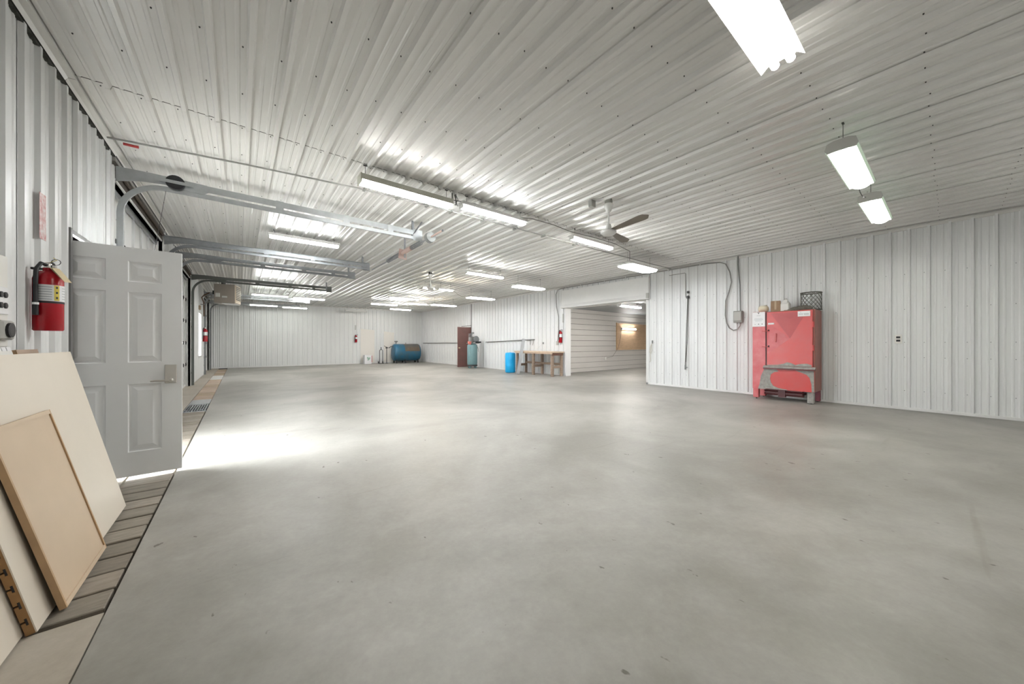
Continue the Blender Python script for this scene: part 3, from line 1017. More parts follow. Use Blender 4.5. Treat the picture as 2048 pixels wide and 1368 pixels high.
for k in range(6):
    x = 2.36 + random.uniform(-.04, .04)
    wb.tube([(x, 4.30, H), (x + random.uniform(-.03, .03), 4.30 + random.uniform(-.04, .04), 3.22), (x + random.uniform(-.03, .03), 4.28 + random.uniform(-.03, .03), 3.13 + random.uniform(0, .03))], .005, 5)
tag(wb.build('wire_bundle', CABLE), 'bundle of loose wires hanging between two seam lights', 'wires')
cb = MB().tube([(5.62, .66, 3.04), (5.8, .66, 3.0), (6.0, .66, 3.0), (6.2, .67, 3.05), (6.4, .66, 3.1)], .005, 5)
tag(cb.build('drop_cable', CABLE), 'short cable joining the two wraparound lights', 'cable')
cb = MB().tube([(5.98, 10.95, 3.08), (6.25, 11.1, 2.98), (6.5, 11.3, 2.96), (6.9, 11.43, 3.02)], .009, 5)
tag(cb.build('lighting_cable', CABLE_W), 'white cord sagging from the warm lights to a high bay', 'cable')

# long conduit across the ceiling
cd = thing('ceiling_conduit', (4, 4.95, H), 'thin steel conduit crossing the ceiling from wall to wall', 'conduit')
MB().tube([(XL + .05, 5.25, H - .025), (0, 5.06, H - .025), (1.2, 4.90, H - .025), (2.5, 4.84, H - .025), (4.2, 4.84, H - .025), (7.4, 4.82, H - .025), (XR - .03, 4.8, H - .025)], .010, 6).build('pipe', CONDUIT, cd, smooth=60)
cl = MB()
for x in (1.3, 1.75, 2.2, 2.6, 3.2, 3.9, 4.6, 5.5):
    cl.box(x, x + .03, 4.81, 4.93, H - .037, H - .010)
cl.build('clamp', CONDUIT, cd)
MB().tube([(-.95, 5.30, H - .03), (-.84, 5.30, H - .03)], .014, 8).build('red_tag', mat('valve_red', (.38, .03, .03), .5), cd)

# conduit along the right wall under the ceiling
cd = thing('wall_conduit', (XR - .04, 6, H - .06), 'grey conduit running along the top of the wall over the side-room opening', 'conduit')
MB().tube([(XR - .045, 3.55, H - .075), (XR - .045, 3.85, H - .05), (XR - .045, 4.6, H - .05), (XR - .045, 8.95, H - .05), (XR - .045, 9.15, H - .08), (XR - .04, 9.25, H - .25), (XR - .035, 9.22, 2.6), (XR - .03, 9.12, 2.2), (XR - .03, 9.12, 1.6), (XR - .03, 9.17, 1.28)], .016, 6).build('pipe', CONDUIT, cd, smooth=60)
cl = MB()
for yy in (4.0, 4.85, 6.2, 7.0, 8.0, 8.7):
    cl.box(XR - .065, XR - .02, yy, yy + .03, H - .075, H - .02)
cl.build('clamp', FANWHITE, cd)
MB().bbox(XR - .07, XR - .02, 9.12, 9.22, 1.14, 1.29, .006).build('switch_box', FIXGREY, cd)

# ================================================================== right wall equipment
# header housing over the opening to the side room
hh = thing('shutter_housing', (XR - .06, (OP0 + OP1) / 2, OPH), 'white boxed shutter housing above the side-room opening', 'housing')
ya, yb = OP0 - .12, OP1 + .14
MB().box(XR - .12, XR - .022, ya, yb, OPH + .13, 3.15).build('face_board', WHITE, hh)
MB().prism([(XR - .155, OPH + .05), (XR - .145, OPH + .0), (XR - .02, OPH + .0), (XR - .02, OPH + .13), (XR - .12, OPH + .13)], 'y', ya, yb).build('bottom_lip', WHITE, hh)
MB().box(XR - .165, XR - .12, ya - .02, ya + .05, OPH + .02, OPH + .17).build('end_bracket', FIXGREY, hh)
MB().box(XR - .13, XR - .022, yb, yb + .03, OPH + .05, 3.15).build('end_board', WHITE, hh)

# side room
AX1, AYA, AYB, AH = 16.6, 3.4, 9.55, 2.62
XA = XR + RT
an = struct('wall_annex', MB().box(XA, AX1 + .2, AYB + .003, AYB + .15, 0, AH + .02), ANNEXWALL, 'side-room wall of horizontal ribbed steel sheets', 'wall')
MB().box(XA, AX1, AYB - .006, AYB + .003, 0, AH).build('joint_backing', FOAM, an)
z = -.06
while z < AH:
    z0, z1 = max(.01, z + .012), min(AH - .005, z + PITCH)
    if z1 - z0 > .02:
        MB().prism([(AYB - .006, z0), (AYB - .040, z0), (AYB - .040, z0 + .01), (AYB - .026, z1 - .02), (AYB - .024, z1), (AYB - .006, z1)], 'x', XA, AX1).build('siding_board', ANNEXWALL, an)
    z += PITCH
struct('wall_annex_end', MB().box(AX1, AX1 + .2, AYA, AYB, 0, AH + .02), ANNEXWALL, 'far end wall of the side room', 'wall')
struct('wall_annex_near', MB().box(XA, AX1 + .2, AYA - .2, AYA, 0, AH + .02), ANNEXWALL, 'near wall of the side room beyond the opening', 'wall')
ac = struct('ceiling_annex', MB().box(XA, AX1 + .2, AYA - .2, AYB + .15, AH, AH + .15), ANNEXCEIL, 'low grey ceiling of the side room', 'ceiling')
fa = struct('floor_annex', MB().box(XR + .25, AX1 + .2, AYA - .2, AYB + .15, -.25, 0), FLOOR, 'concrete floor of the side room', 'floor')
pw_ = thing('plywood_board', (14.8, AYB - .03, .9), 'orange plywood sheet screwed to the side-room wall', 'board')
MB().box(13.62, 16.2, AYB - .066, AYB - .051, .90, 2.14).build('sheet', PLYWOOD, pw_)
MB().box(13.60, 13.64, AYB - .076, AYB - .04, .90, 2.16).build('edge_batten', MAPLE_EDGE, pw_)
t = thing('strip_light', (10.7, 6.9, 2.42), 'strip light on the grey ceiling of the side room', 'light', 'fluorescent strip lights')
MB().box(10.05, 11.3, 6.83, 6.97, 2.50, 2.56).build('housing', FIXWHITE, t)
for s in (-1, 1):
    MB().tube([(10.08, 6.9 + s * .04, 2.475), (11.27, 6.9 + s * .04, 2.475)], .018, 8).build('tube', LIT_ANNEX, t)
for xx in (10.05, 11.28):
    MB().box(xx, xx + .02, 6.83, 6.97, 2.45, 2.50).build('lamp_holder', FIXWHITE, t)
MB().box(10.2, 10.22, 6.89, 6.91, 2.56, AH).box(11.1, 11.12, 6.89, 6.91, 2.56, AH).build('hanger', CABLE, t)
t = thing('strip_light', (13.2, 5.2, 2.42), 'unseen strip light added to brighten the side room', 'light', 'fluorescent strip lights')  # lamp out of view, added to brighten the side room
MB().box(12.6, 13.8, 5.13, 5.27, 2.50, AH).build('housing', FIXWHITE, t)
for s in (-1, 1):
    MB().tube([(12.63, 5.2 + s * .04, 2.475), (13.77, 5.2 + s * .04, 2.475)], .018, 8).build('tube', LIT_ANNEX, t)
t = thing('strip_light', (14.45, AYB - .1, 1.88), 'strip light fixed across the orange plywood sheet', 'light', 'fluorescent strip lights')
MB().box(13.95, 15.1, AYB - .106, AYB - .067, 1.84, 1.93).build('housing', FIXWHITE, t)
MB().tube([(13.97, AYB - .131, 1.885), (15.08, AYB - .131, 1.885)], .02, 8).build('tube', LIT, t)
MB().box(13.95, 13.97, AYB - .15, AYB - .106, 1.85, 1.92).box(15.08, 15.1, AYB - .15, AYB - .106, 1.85, 1.92).build('lamp_holder', FIXWHITE, t)
MB().tube([(13.96, AYB - .085, 1.86), (13.9, AYB - .085, 1.5), (13.7, AYB - .085, 1.0), (13.3, AYB - .075, .62), (12.85, AYB - .075, .55)], .006, 5).build('power_cord', CABLE, t)
tag(MB().bbox(12.72, 12.84, AYB - .07, AYB - .03, .48, .60, .004).build('wall_outlet', PLASTICW), 'white outlet on the side-room wall with a cord', 'outlet')

# electrical switch box and its conduits
sb = thing('switch_box', (XR - .06, 3.14, 1.71), 'grey switch box on the ribbed wall beside the parts washer', 'switch box')
MB().bbox(XR - .10, XR - .0195, 3.05, 3.235, 1.70, 1.98, .008).build('box', BOXGREY, sb)
MB().bbox(XR - .112, XR - .10, 3.065, 3.22, 1.75, 1.96, .005).build('cover', FIXGREY, sb)
MB().tube([(XR - .05, 3.10, 1.97), (XR - .05, 3.11, 2.6), (XR - .05, 3.15, 3.1), (XR - .05, 3.15, H)], .014, 6).build('riser_conduit', CONDUIT_D, sb, smooth=60)
pts = [(3.55, H - .075), (3.42, H - .14), (3.33, 2.95), (3.29, 2.7), (3.35, 2.45), (3.42, 2.25), (3.43, 1.9), (3.40, 1.7), (3.34, 1.58), (3.25, 1.52), (3.16, 1.54), (3.11, 1.62), (3.10, 1.71)]
MB().tube([(XR - .045, a, b) for a, b in pts], .013, 6).build('looped_conduit', CONDUIT, sb, smooth=60)

# pull-down pole / air drop
ad = thing('air_drop', (XR - .05, 4.4, .5), 'thin vertical air pipe with a tap on the ribbed wall', 'pipe')
MB().tube([(XR - .03, 4.85, H - .2), (XR - .03, 4.42, H - .2), (XR - .03, 4.40, H - .22), (XR - .03, 4.40, 2.44), (XR - .035, 4.33, 2.42)], .009, 5).build('supply_pipe', CONDUIT, ad)
MB().tube([(XR - .05, 4.335, 2.46), (XR - .05, 4.40, .62)], .012, 6).build('drop_pipe', CONDUIT_D, ad)
MB().tube([(XR - .03, 4.325, 2.5), (XR - .03, 4.345, 1.4), (XR - .03, 4.395, .7)], .007, 5).build('hose', CABLE, ad)
MB().tube([(XR - .05, 4.40, .62), (XR - .05, 4.405, .50)], .018, 8).tube([(XR - .05, 4.40, .56), (XR - .07, 4.33, .56)], .010, 6).build('tap', MOTORGREY, ad)
MB().bbox(XR - .08, XR - .0195, 4.30, 4.36, 2.40, 2.47, .008).bbox(XR - .08, XR - .0195, 4.30, 4.35, 2.54, 2.60, .008).build('regulator', DARKSTEEL, ad)

# corded handset hanging by the opening
ph = thing('hanging_cord', (XR - .03, 5.37, .7), 'pale coiled cord hanging from a small hook by the opening', 'cord')
MB().bbox(XR - .05, XR - .0195, 5.33, 5.37, 1.20, 1.29, .008).build('hook', MOTORGREY, ph)
MB().tube([(XR - .04, 5.36, 1.22), (XR - .04, 5.42, 1.08), (XR - .04, 5.44, .96), (XR - .04, 5.40, .90), (XR - .04, 5.36, 1.0), (XR - .04, 5.37, 1.16), (XR - .04, 5.41, 1.0), (XR - .04, 5.41, .85), (XR - .04, 5.40, .7), (XR - .04, 5.43, .66)], .011, 6).build('cord', CABLE_W, ph)

ot = thing('wall_outlet', (XR - .01, .58, 1.2), 'small double outlet on the bare ribbed wall', 'outlet')
MB().bbox(XR - .03, XR - .002, .535, .625, 1.20, 1.36, .004).build('cover_plate', PLASTICW, ot)
for z in (1.235, 1.295):
    MB().bbox(XR - .036, XR - .029, .555, .605, z, z + .034, .003).build('socket', BLACK, ot)

# ---- red parts washer
PWX0, PWX1, PY0, PY1, PYM = 8.84, 9.40, 1.63, 2.68, 2.435
wsh = thing('parts_washer', (9.12, 2.15, 0), 'red steel parts washer cabinet on legs against the ribbed wall', 'cabinet')
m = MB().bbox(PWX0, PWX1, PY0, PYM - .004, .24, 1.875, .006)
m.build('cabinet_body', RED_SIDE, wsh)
MB().bbox(PWX0, PWX1, PYM + .004, PY1, .22, 1.885, .006).build('control_column', RED_LT, wsh)
dr = MB().bbox(PWX0 - .035, PWX0 - .001, PY0 + .03, PYM - .025, .735, 1.862, .005).build('door', RED, wsh)
# pressed V crease on the door: three slightly raised fields
dy0, dy1, dz1 = PY0 + .04, PYM - .035, 1.85
apex = ((dy0 + dy1) / 2 - .02, 1.30)
MB().add([(PWX0 - .0352, dy1, dz1 - .19), (PWX0 - .0352, apex[0], apex[1]), (PWX0 - .0352, dy1, .98), (PWX0 - .043, dy1 - .03, 1.35)], [(0, 1, 3), (1, 2, 3), (0, 3, 2)]).build('faded_facet', RED_LT, dr)
MB().add([(PWX0 - .0353, dy1 - .06, dz1 - .015), (PWX0 - .0353, apex[0], apex[1]), (PWX0 - .0353, dy0 + .08, dz1 - .015), (PWX0 - .041, apex[0], dz1 - .14)], [(0, 1, 3), (1, 2, 3), (0, 3, 2)]).build('upper_facet', mat('washer_red_dull', (.52, .10, .105), .45, 0, .1, 4), dr)
MB().bbox(PWX0 - .042, PWX0 - .0352, 1.695, 1.89, 1.74, 1.845, .002).build('maker_plate', LABELW, dr)
lg = MB().box(PWX0 - .0425, PWX0 - .042, 1.715, 1.80, 1.785, 1.797).box(PWX0 - .0425, PWX0 - .042, 1.715, 1.79, 1.768, 1.776)
lg.prism([(1.835, 1.825), (1.85, 1.825), (1.843, 1.812)], 'x', PWX0 - .0425, PWX0 - .042)
for k in range(3):
    lg.box(PWX0 - .0425, PWX0 - .042, 1.815 + k * .022, 1.825 + k * .022, 1.77, 1.805)
lg.build('maker_print', INKGREY, dr)
MB().bbox(PWX0 - .040, PWX0 - .0352, 2.28, 2.385, 1.60, 1.635, .002).build('small_label', LABELW, dr)
MB().tube([(PWX0 - .035, 2.245, 1.40), (PWX0 - .065, 2.245, 1.40), (PWX0 - .065, 2.25, 1.24), (PWX0 - .035, 2.25, 1.24)], .011, 6).build('door_handle', mat('handle_red', (.72, .2, .2), .3), dr)
for z in (1.47, 1.135):
    MB().tube([(PWX0 - .012, 2.50, z), (PWX0 - .05, 2.44, z - .004), (PWX0 - .055, 2.395, z - .002), (PWX0 - .036, 2.36, z - .02)], .008, 6).build('latch', RED, wsh)
    MB().lathe([(.014, 0), (.014, -.02), (.008, -.024)], (PWX0 - .036, 2.375, z + .01), 8, 'x').build('latch_knob', BLACK, wsh)
for z in (1.52, 1.06):
    MB().tube([(PWX0 - .03, PY0 + .022, z), (PWX0 - .03, PY0 + .022, z + .11)], .014, 8).build('hinge', RED, wsh)
MB().box(PWX0 - .004, PWX0 - .001, PYM - .012, PYM + .003, .30, 1.86).build('door_gap', BLACK, wsh)
# control panel with print
cp = MB().bbox(PWX0 - .010, PWX0 - .001, PYM + .012, PY1 - .004, 1.565, 1.88, .002).build('control_panel', LABELW, wsh)
pr = MB()
xp = PWX0 - .0105
yc = (PYM + PY1) / 2 + .008
pr.prism([(yc + .018, 1.875), (yc + .008, 1.875), (yc, 1.855), (yc - .008, 1.875), (yc - .018, 1.875), (yc, 1.832)], 'x', xp, xp + .0005)
for s in (-.0, -.065):
    pr.prism([(yc + s + .012, 1.612), (yc + s - .012, 1.612), (yc + s, 1.634)], 'x', xp, xp + .0005)
pr.box(xp, xp + .0005, yc + .055, yc + .07, 1.612, 1.618)
pr.build('panel_mark', INK, cp)
pr = MB()
for k in range(4):
    wv = (.035, .075, .085, .06)[k]
    zz = (1.80, 1.735, 1.71, 1.685)[k]
    pr.box(xp, xp + .0004, yc - wv, yc + wv, zz, zz + .007)
pr.build('panel_print', INKGREY, cp)
# ledge, tray and grimy lower front
MB().prism([(PWX0 - .085, .690), (PWX0 - .085, .698), (PWX0 - .03, .732), (PWX0, .732), (PWX0, .690)], 'y', PY0 - .012, PYM + .03).build('ledge', GRIME, wsh)
MB().box(PWX0 - .086, PWX0 - .01, PY0 - .01, PYM + .028, .662, .690).build('ledge_lip', DKRED, wsh)
lf = MB().prism([(PWX0 - .001, .24), (PWX0 - .03, .24), (PWX0 - .055, .662), (PWX0 - .001, .662)], 'y', PY0 + .005, PYM - .002).build('lower_front', RED, wsh)
def grime(pts, nm):
    vs_ = []
    for dx in (-.003, -.0005):
        for a, b in pts:
            vs_.append((PWX0 - .03 - .025 * (b - .24) / .422 + dx, a, b))
    nn = len(pts)
    MB().add(vs_, [tuple(range(nn)), tuple(range(nn, 2 * nn))] + [(i, (i + 1) % nn, nn + (i + 1) % nn, nn + i) for i in range(nn)]).build(nm, GRIME, lf)


grime([(PYM - .003, .242), (PYM - .003, .658), (PYM - .20, .658), (PYM - .24, .62), (PYM - .16, .60), (PYM - .10, .55), (PYM - .085, .46), (PYM - .10, .38), (PYM - .14, .31), (PYM - .23, .27), (PYM - .36, .255), (PYM - .38, .242)], 'grime_patch')
grime([(PY0 + .006, .242), (PY0 + .045, .242), (PY0 + .05, .40), (PY0 + .075, .52), (PY0 + .12, .58), (PY0 + .22, .625), (PY0 + .30, .658), (PY0 + .006, .658)], 'grime_patch')
# grime scallop on door bottom
gp = MB()
pts = [(PY0 + .045, .738), (PY0 + .045, .775), (PY0 + .12, .80), (PY0 + .22, .79), (PY0 + .30, .765), (PY0 + .36, .80), (PY0 + .43, .815), (PY0 + .50, .78), (PY0 + .60, .755), (PYM - .04, .75), (PYM - .04, .738)]
gp.prism(pts, 'x', PWX0 - .0375, PWX0 - .0352)
gp.build('grime_patch', GRIME, dr)
gp = MB().prism([(PYM + .006, .222), (PY1 - .10, .222), (PY1 - .13, .32), (PYM + .09, .50), (PYM + .02, .68), (PYM + .006, .72)], 'x', PWX0 - .003, PWX0 - .0005)
gp.build('column_grime', GRIME, wsh)
MB().bbox(PWX0 + .0, PWX0 + .10, PY1 - .11, PY1 - .01, .03, .225, .004).build('leg', RED_LT, wsh)
MB().bbox(PWX0 + .0, PWX0 + .10, PY0 + .02, PY0 + .12, .015, .245, .004).build('leg', GRIME, wsh)
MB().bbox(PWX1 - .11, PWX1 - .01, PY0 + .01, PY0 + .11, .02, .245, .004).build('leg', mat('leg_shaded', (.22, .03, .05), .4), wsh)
MB().bbox(PWX1 - .11, PWX1 - .01, PY1 - .11, PY1 - .01, .02, .225, .004).build('leg', RED_LT, wsh)
for a, b in ((PWX0 + .05, PY1 - .06), (PWX0 + .05, PY0 + .07), (PWX1 - .06, PY0 + .06), (PWX1 - .06, PY1 - .06)):
    MB().tube([(a, b, 0), (a, b, .035)], .014, 6).build('foot_bolt', DARKSTEEL, wsh)
un = MB().box(PWX0 + .12, PWX1 - .1, PY0 + .22, PY1 - .2, .13, .17).box(PWX0 + .12, PWX1 - .1, PY0 + .22, PY1 - .2, .20, .23)
un.tube([(PWX0 + .15, PY0 + .2, .185), (PWX0 + .15, PY1 - .18, .185)], .018, 6).tube([(PWX0 + .15, PY0 + .2, .12), (PWX0 + .15, PY1 - .18, .12)], .022, 6)
un.box(PWX0 + .11, PWX0 + .2, PY0 + .50, PY0 + .62, .07, .24)
un.build('pump_gear', DKRED, wsh)
TOPZ = 1.876
# ---- things on top of the washer
jg = thing('plastic_tub', (9.02, 2.50, 1.886), 'cream round tub, leftmost thing on top of the parts washer', 'tub')
MB().lathe([(.05, 0), (.085, .02), (.10, .07), (.085, .125), (.06, .14)], (9.06, 2.54, 1.886), 16).build('tub', JUG, jg, smooth=50)
MB().lathe([(.062, .136), (.066, .14), (.066, .158), (.03, .16)], (9.06, 2.54, 1.886), 16).build('lid', PLASTICW, jg, smooth=40)
bx = thing('cardboard_box', (9.08, 2.33, TOPZ), 'small brown cardboard box on top of the parts washer', 'box', rz=.2)
MB().bbox(-.085, .085, -.09, .075, 0, .235, .004).build('carton', KRAFT, bx, world=False)
MB().box(-.087, .087, -.02, .012, .05, .2365).build('tape', mat('tape_tan', (.55, .43, .3), .4), bx, world=False)
jg = thing('plastic_jug', (9.08, 2.15, TOPZ), 'white plastic jug with a handle on top of the parts washer', 'jug')
MB().bbox(9.0, 9.16, 2.075, 2.225, TOPZ, TOPZ + .17, .015).build('jug_body', PLASTICW, jg)
MB().add([(9.005, 2.08, TOPZ + .168), (9.155, 2.08, TOPZ + .168), (9.155, 2.22, TOPZ + .168), (9.005, 2.22, TOPZ + .168), (9.06, 2.13, TOPZ + .25), (9.10, 2.13, TOPZ + .25), (9.10, 2.17, TOPZ + .25), (9.06, 2.17, TOPZ + .25)],
         [(0, 1, 5, 4), (1, 2, 6, 5), (2, 3, 7, 6), (3, 0, 4, 7), (4, 5, 6, 7)]).build('jug_shoulder', PLASTICW, jg)
MB().lathe([(.022, 0), (.022, .025), (.012, .027)], (9.08, 2.15, TOPZ + .25), 10).build('cap', FIXGREY, jg)
MB().tube([(9.02, 2.11, TOPZ + .17), (9.0, 2.10, TOPZ + .23), (9.05, 2.14, TOPZ + .262)], .009, 6).build('jug_handle', PLASTICW, jg)
# wire basket
bk = thing('wire_basket', (9.1, 1.80, TOPZ), 'round wire mesh basket at the end of the parts washer top', 'basket')
R, HB = .165, .36
bcx, bcy = 9.15, 1.75
m = MB()
for k in range(15):
    for s in (1, -1):
        a0 = 2 * PI * k / 15
        pts = [(bcx + R * math.cos(a0 + s * f * 1.6), bcy + R * math.sin(a0 + s * f * 1.6), TOPZ + .012 + f * (HB - .02)) for f in [i / 8 for i in range(9)]]
        m.tube(pts, .0038, 3, caps=False)
m.build('mesh_wall', MESHWIRE, bk)
for z, r_ in ((.012, .010), (HB - .006, .012)):
    MB().tube([(bcx + R * math.cos(2 * PI * k / 24), bcy + R * math.sin(2 * PI * k / 24), TOPZ + z) for k in range(25)], r_, 5).build('rim', MESHWIRE, bk)
m = MB().lathe([(.02, 0.004), (R - .01, .004), (R - .01, .008), (.02, .008)], (bcx, bcy, TOPZ), 20)
m.build('basket_floor', MESHWIRE, bk)
rg = MB()
nU, nV = 14, 8
vs_ = []
for j in range(nV + 1):
    for i in range(nU):
        a = 2 * PI * i / nU
        f = j / nV
        rr = (1 - f ** 2) ** .5
        vs_.append((8.90 + .065 * rr * math.cos(a) * (1 + .15 * math.sin(3 * a)), 1.90 + .19 * rr * math.sin(a) * (1 + .1 * math.cos(4 * a)) - .10 * f, TOPZ + .002 + .085 * f + .012 * math.sin(5 * a + j)* (f > .05)))
fs_ = [(j * nU + i, j * nU + (i + 1) % nU, (j + 1) * nU + (i + 1) % nU, (j + 1) * nU + i) for j in range(nV) for i in range(nU)]
rg.add(vs_, fs_)
tag(rg.build('oily_rag', RAG, smooth=60), 'dark oily rag heaped in front of the wire basket', 'rag')
ps = thing('flat_tray', (8.90, 2.0, TOPZ), 'thin brown tray sticking out from under the oily rag', 'tray')
MB().bbox(8.855, 8.97, 1.98, 2.13, TOPZ + .001, TOPZ + .014, .003).build('tray', mat('tray_brown', (.40, .30, .24), .6), ps)

# ---- workbench
wbk = thing('workbench', (9.05, 9.8, 0), 'rough wooden workbench with a pale top beside the opening', 'workbench')
BX0, BX1, BY0, BY1, BZ = 8.76, 9.40, 8.80, 10.95, .905
MB().bbox(BX0 - .02, BX1, BY0, BY1, BZ - .045, BZ, .004).build('bench_top', BENCHTOP, wbk)
MB().box(BX0, BX0 + .04, BY0 + .02, BY1 - .02, BZ - .09, BZ - .046).build('front_apron', BENCHTOP, wbk)
MB().box(BX0 + .04, BX1 - .06, BY0 + .004, BY0 + .042, BZ - .14, BZ - .046).build('end_apron', WOODDARK, wbk)
for yy in (BY0 + .03, 9.85, BY1 - .13):
    MB().bbox(BX0 + .042, BX0 + .13, yy, yy + .09, 0, BZ - .046, .004).build('leg', WOODBENCH, wbk)
    MB().bbox(BX1 - .13, BX1 - .05, yy, yy + .09, 0, BZ - .046, .004).build('leg', WOODBENCH, wbk)
for yy in (BY0 + .045, 9.865, BY1 - .115):
    MB().box(BX0 + .13, BX1 - .13, yy, yy + .04, .30, .39).build('end_stretcher', WOODBENCH, wbk)
MB().box(BX1 - .17, BX1 - .13, BY0 + .09, BY1 - .13, .40, .48).build('long_stretcher', WOODBENCH, wbk)

# blue drum
bd = thing('plastic_drum', (8.82, 11.30, 0), 'bright blue plastic drum at the end of the workbench', 'drum')
MB().lathe([(.17, 0), (.205, .01), (.215, .04), (.215, .26), (.217, .27), (.217, .29), (.215, .30), (.215, .54), (.217, .55), (.217, .57), (.215, .58), (.215, .77), (.20, .81), (.18, .82), (.17, .81)], (8.82, 11.30, 0), 28).build('drum_body', BLUEDRUM, bd, smooth=35)
MB().lathe([(.03, .80), (.03, .835), (.01, .836)], (8.75, 11.22, 0), 10).build('bung', BLUEDRUM, bd)
MB().box(8.63, 8.66, 11.20, 11.26, .74, .755).build('label_mark', INK, bd)

# leaning metal channel
lc = MB()
p0, p1 = Vector((8.46, 10.37, .003)), Vector((8.79, 10.41, 1.36))
d = (p1 - p0).normalized()
s = Vector((-.35, -.75, 0)); s = (s - d * s.dot(d)).normalized() * .055
n_ = d.cross(s).normalized() * .05
for q0, q1 in ((s * 0 - s, s), ):
    pass
prof = [(-1, -1), (1, -1), (1, 1), (.85, 1), (.85, -.85), (-.85, -.85), (-.85, 1), (-1, 1)]
vs_ = [p0 + s * a + n_ * b for a, b in prof] + [p1 + s * a + n_ * b for a, b in prof]
zmin = min(v.z for v in vs_)
vs_ = [v - Vector((0, 0, zmin - .001)) for v in vs_]
k = len(prof)
lc.add(vs_, [tuple(range(k - 1, -1, -1)), tuple(range(k, 2 * k))] + [(i, (i + 1) % k, k + (i + 1) % k, k + i) for i in range(k)])
tag(lc.build('metal_channel', mat('bright_galvanised', (.50, .51, .52), .35, .8, .1, 5)), 'galvanised metal channel leaning across the workbench end', 'channel')

# air line along the wall
al = thing('air_line', (XR - .05, 15, 1.25), 'dark air pipe running along the wall to the workbench', 'pipe')
MB().tube([(XR - .04, 10.45, 1.36), (XR - .04, 14.0, 1.27)], .020, 6).build('near_pipe', CONDUIT_D, al)
MB().tube([(XR - .04, 16.4, 1.23), (XR - .04, YB - .35, 1.23)], .020, 6).build('far_pipe', CONDUIT_D, al)
MB().tube([(XR - .045, 10.72, 1.35), (XR - .05, 10.70, 1.15)], .010, 5).tube([(XR - .045, 10.5, 1.36), (XR - .05, 10.56, 1.13)], .010, 5).build('drop', CONDUIT_D, al)
MB().tube([(XR - .03, 9.98, 1.20), (XR - .03, 10.35, .96)], .004, 4).build('pull_cord', CABLE_W, al)
MB().bbox(XR - .05, XR - .0195, 9.93, 9.98, 1.18, 1.25, .005).build('small_valve', MOTORGREY, al)

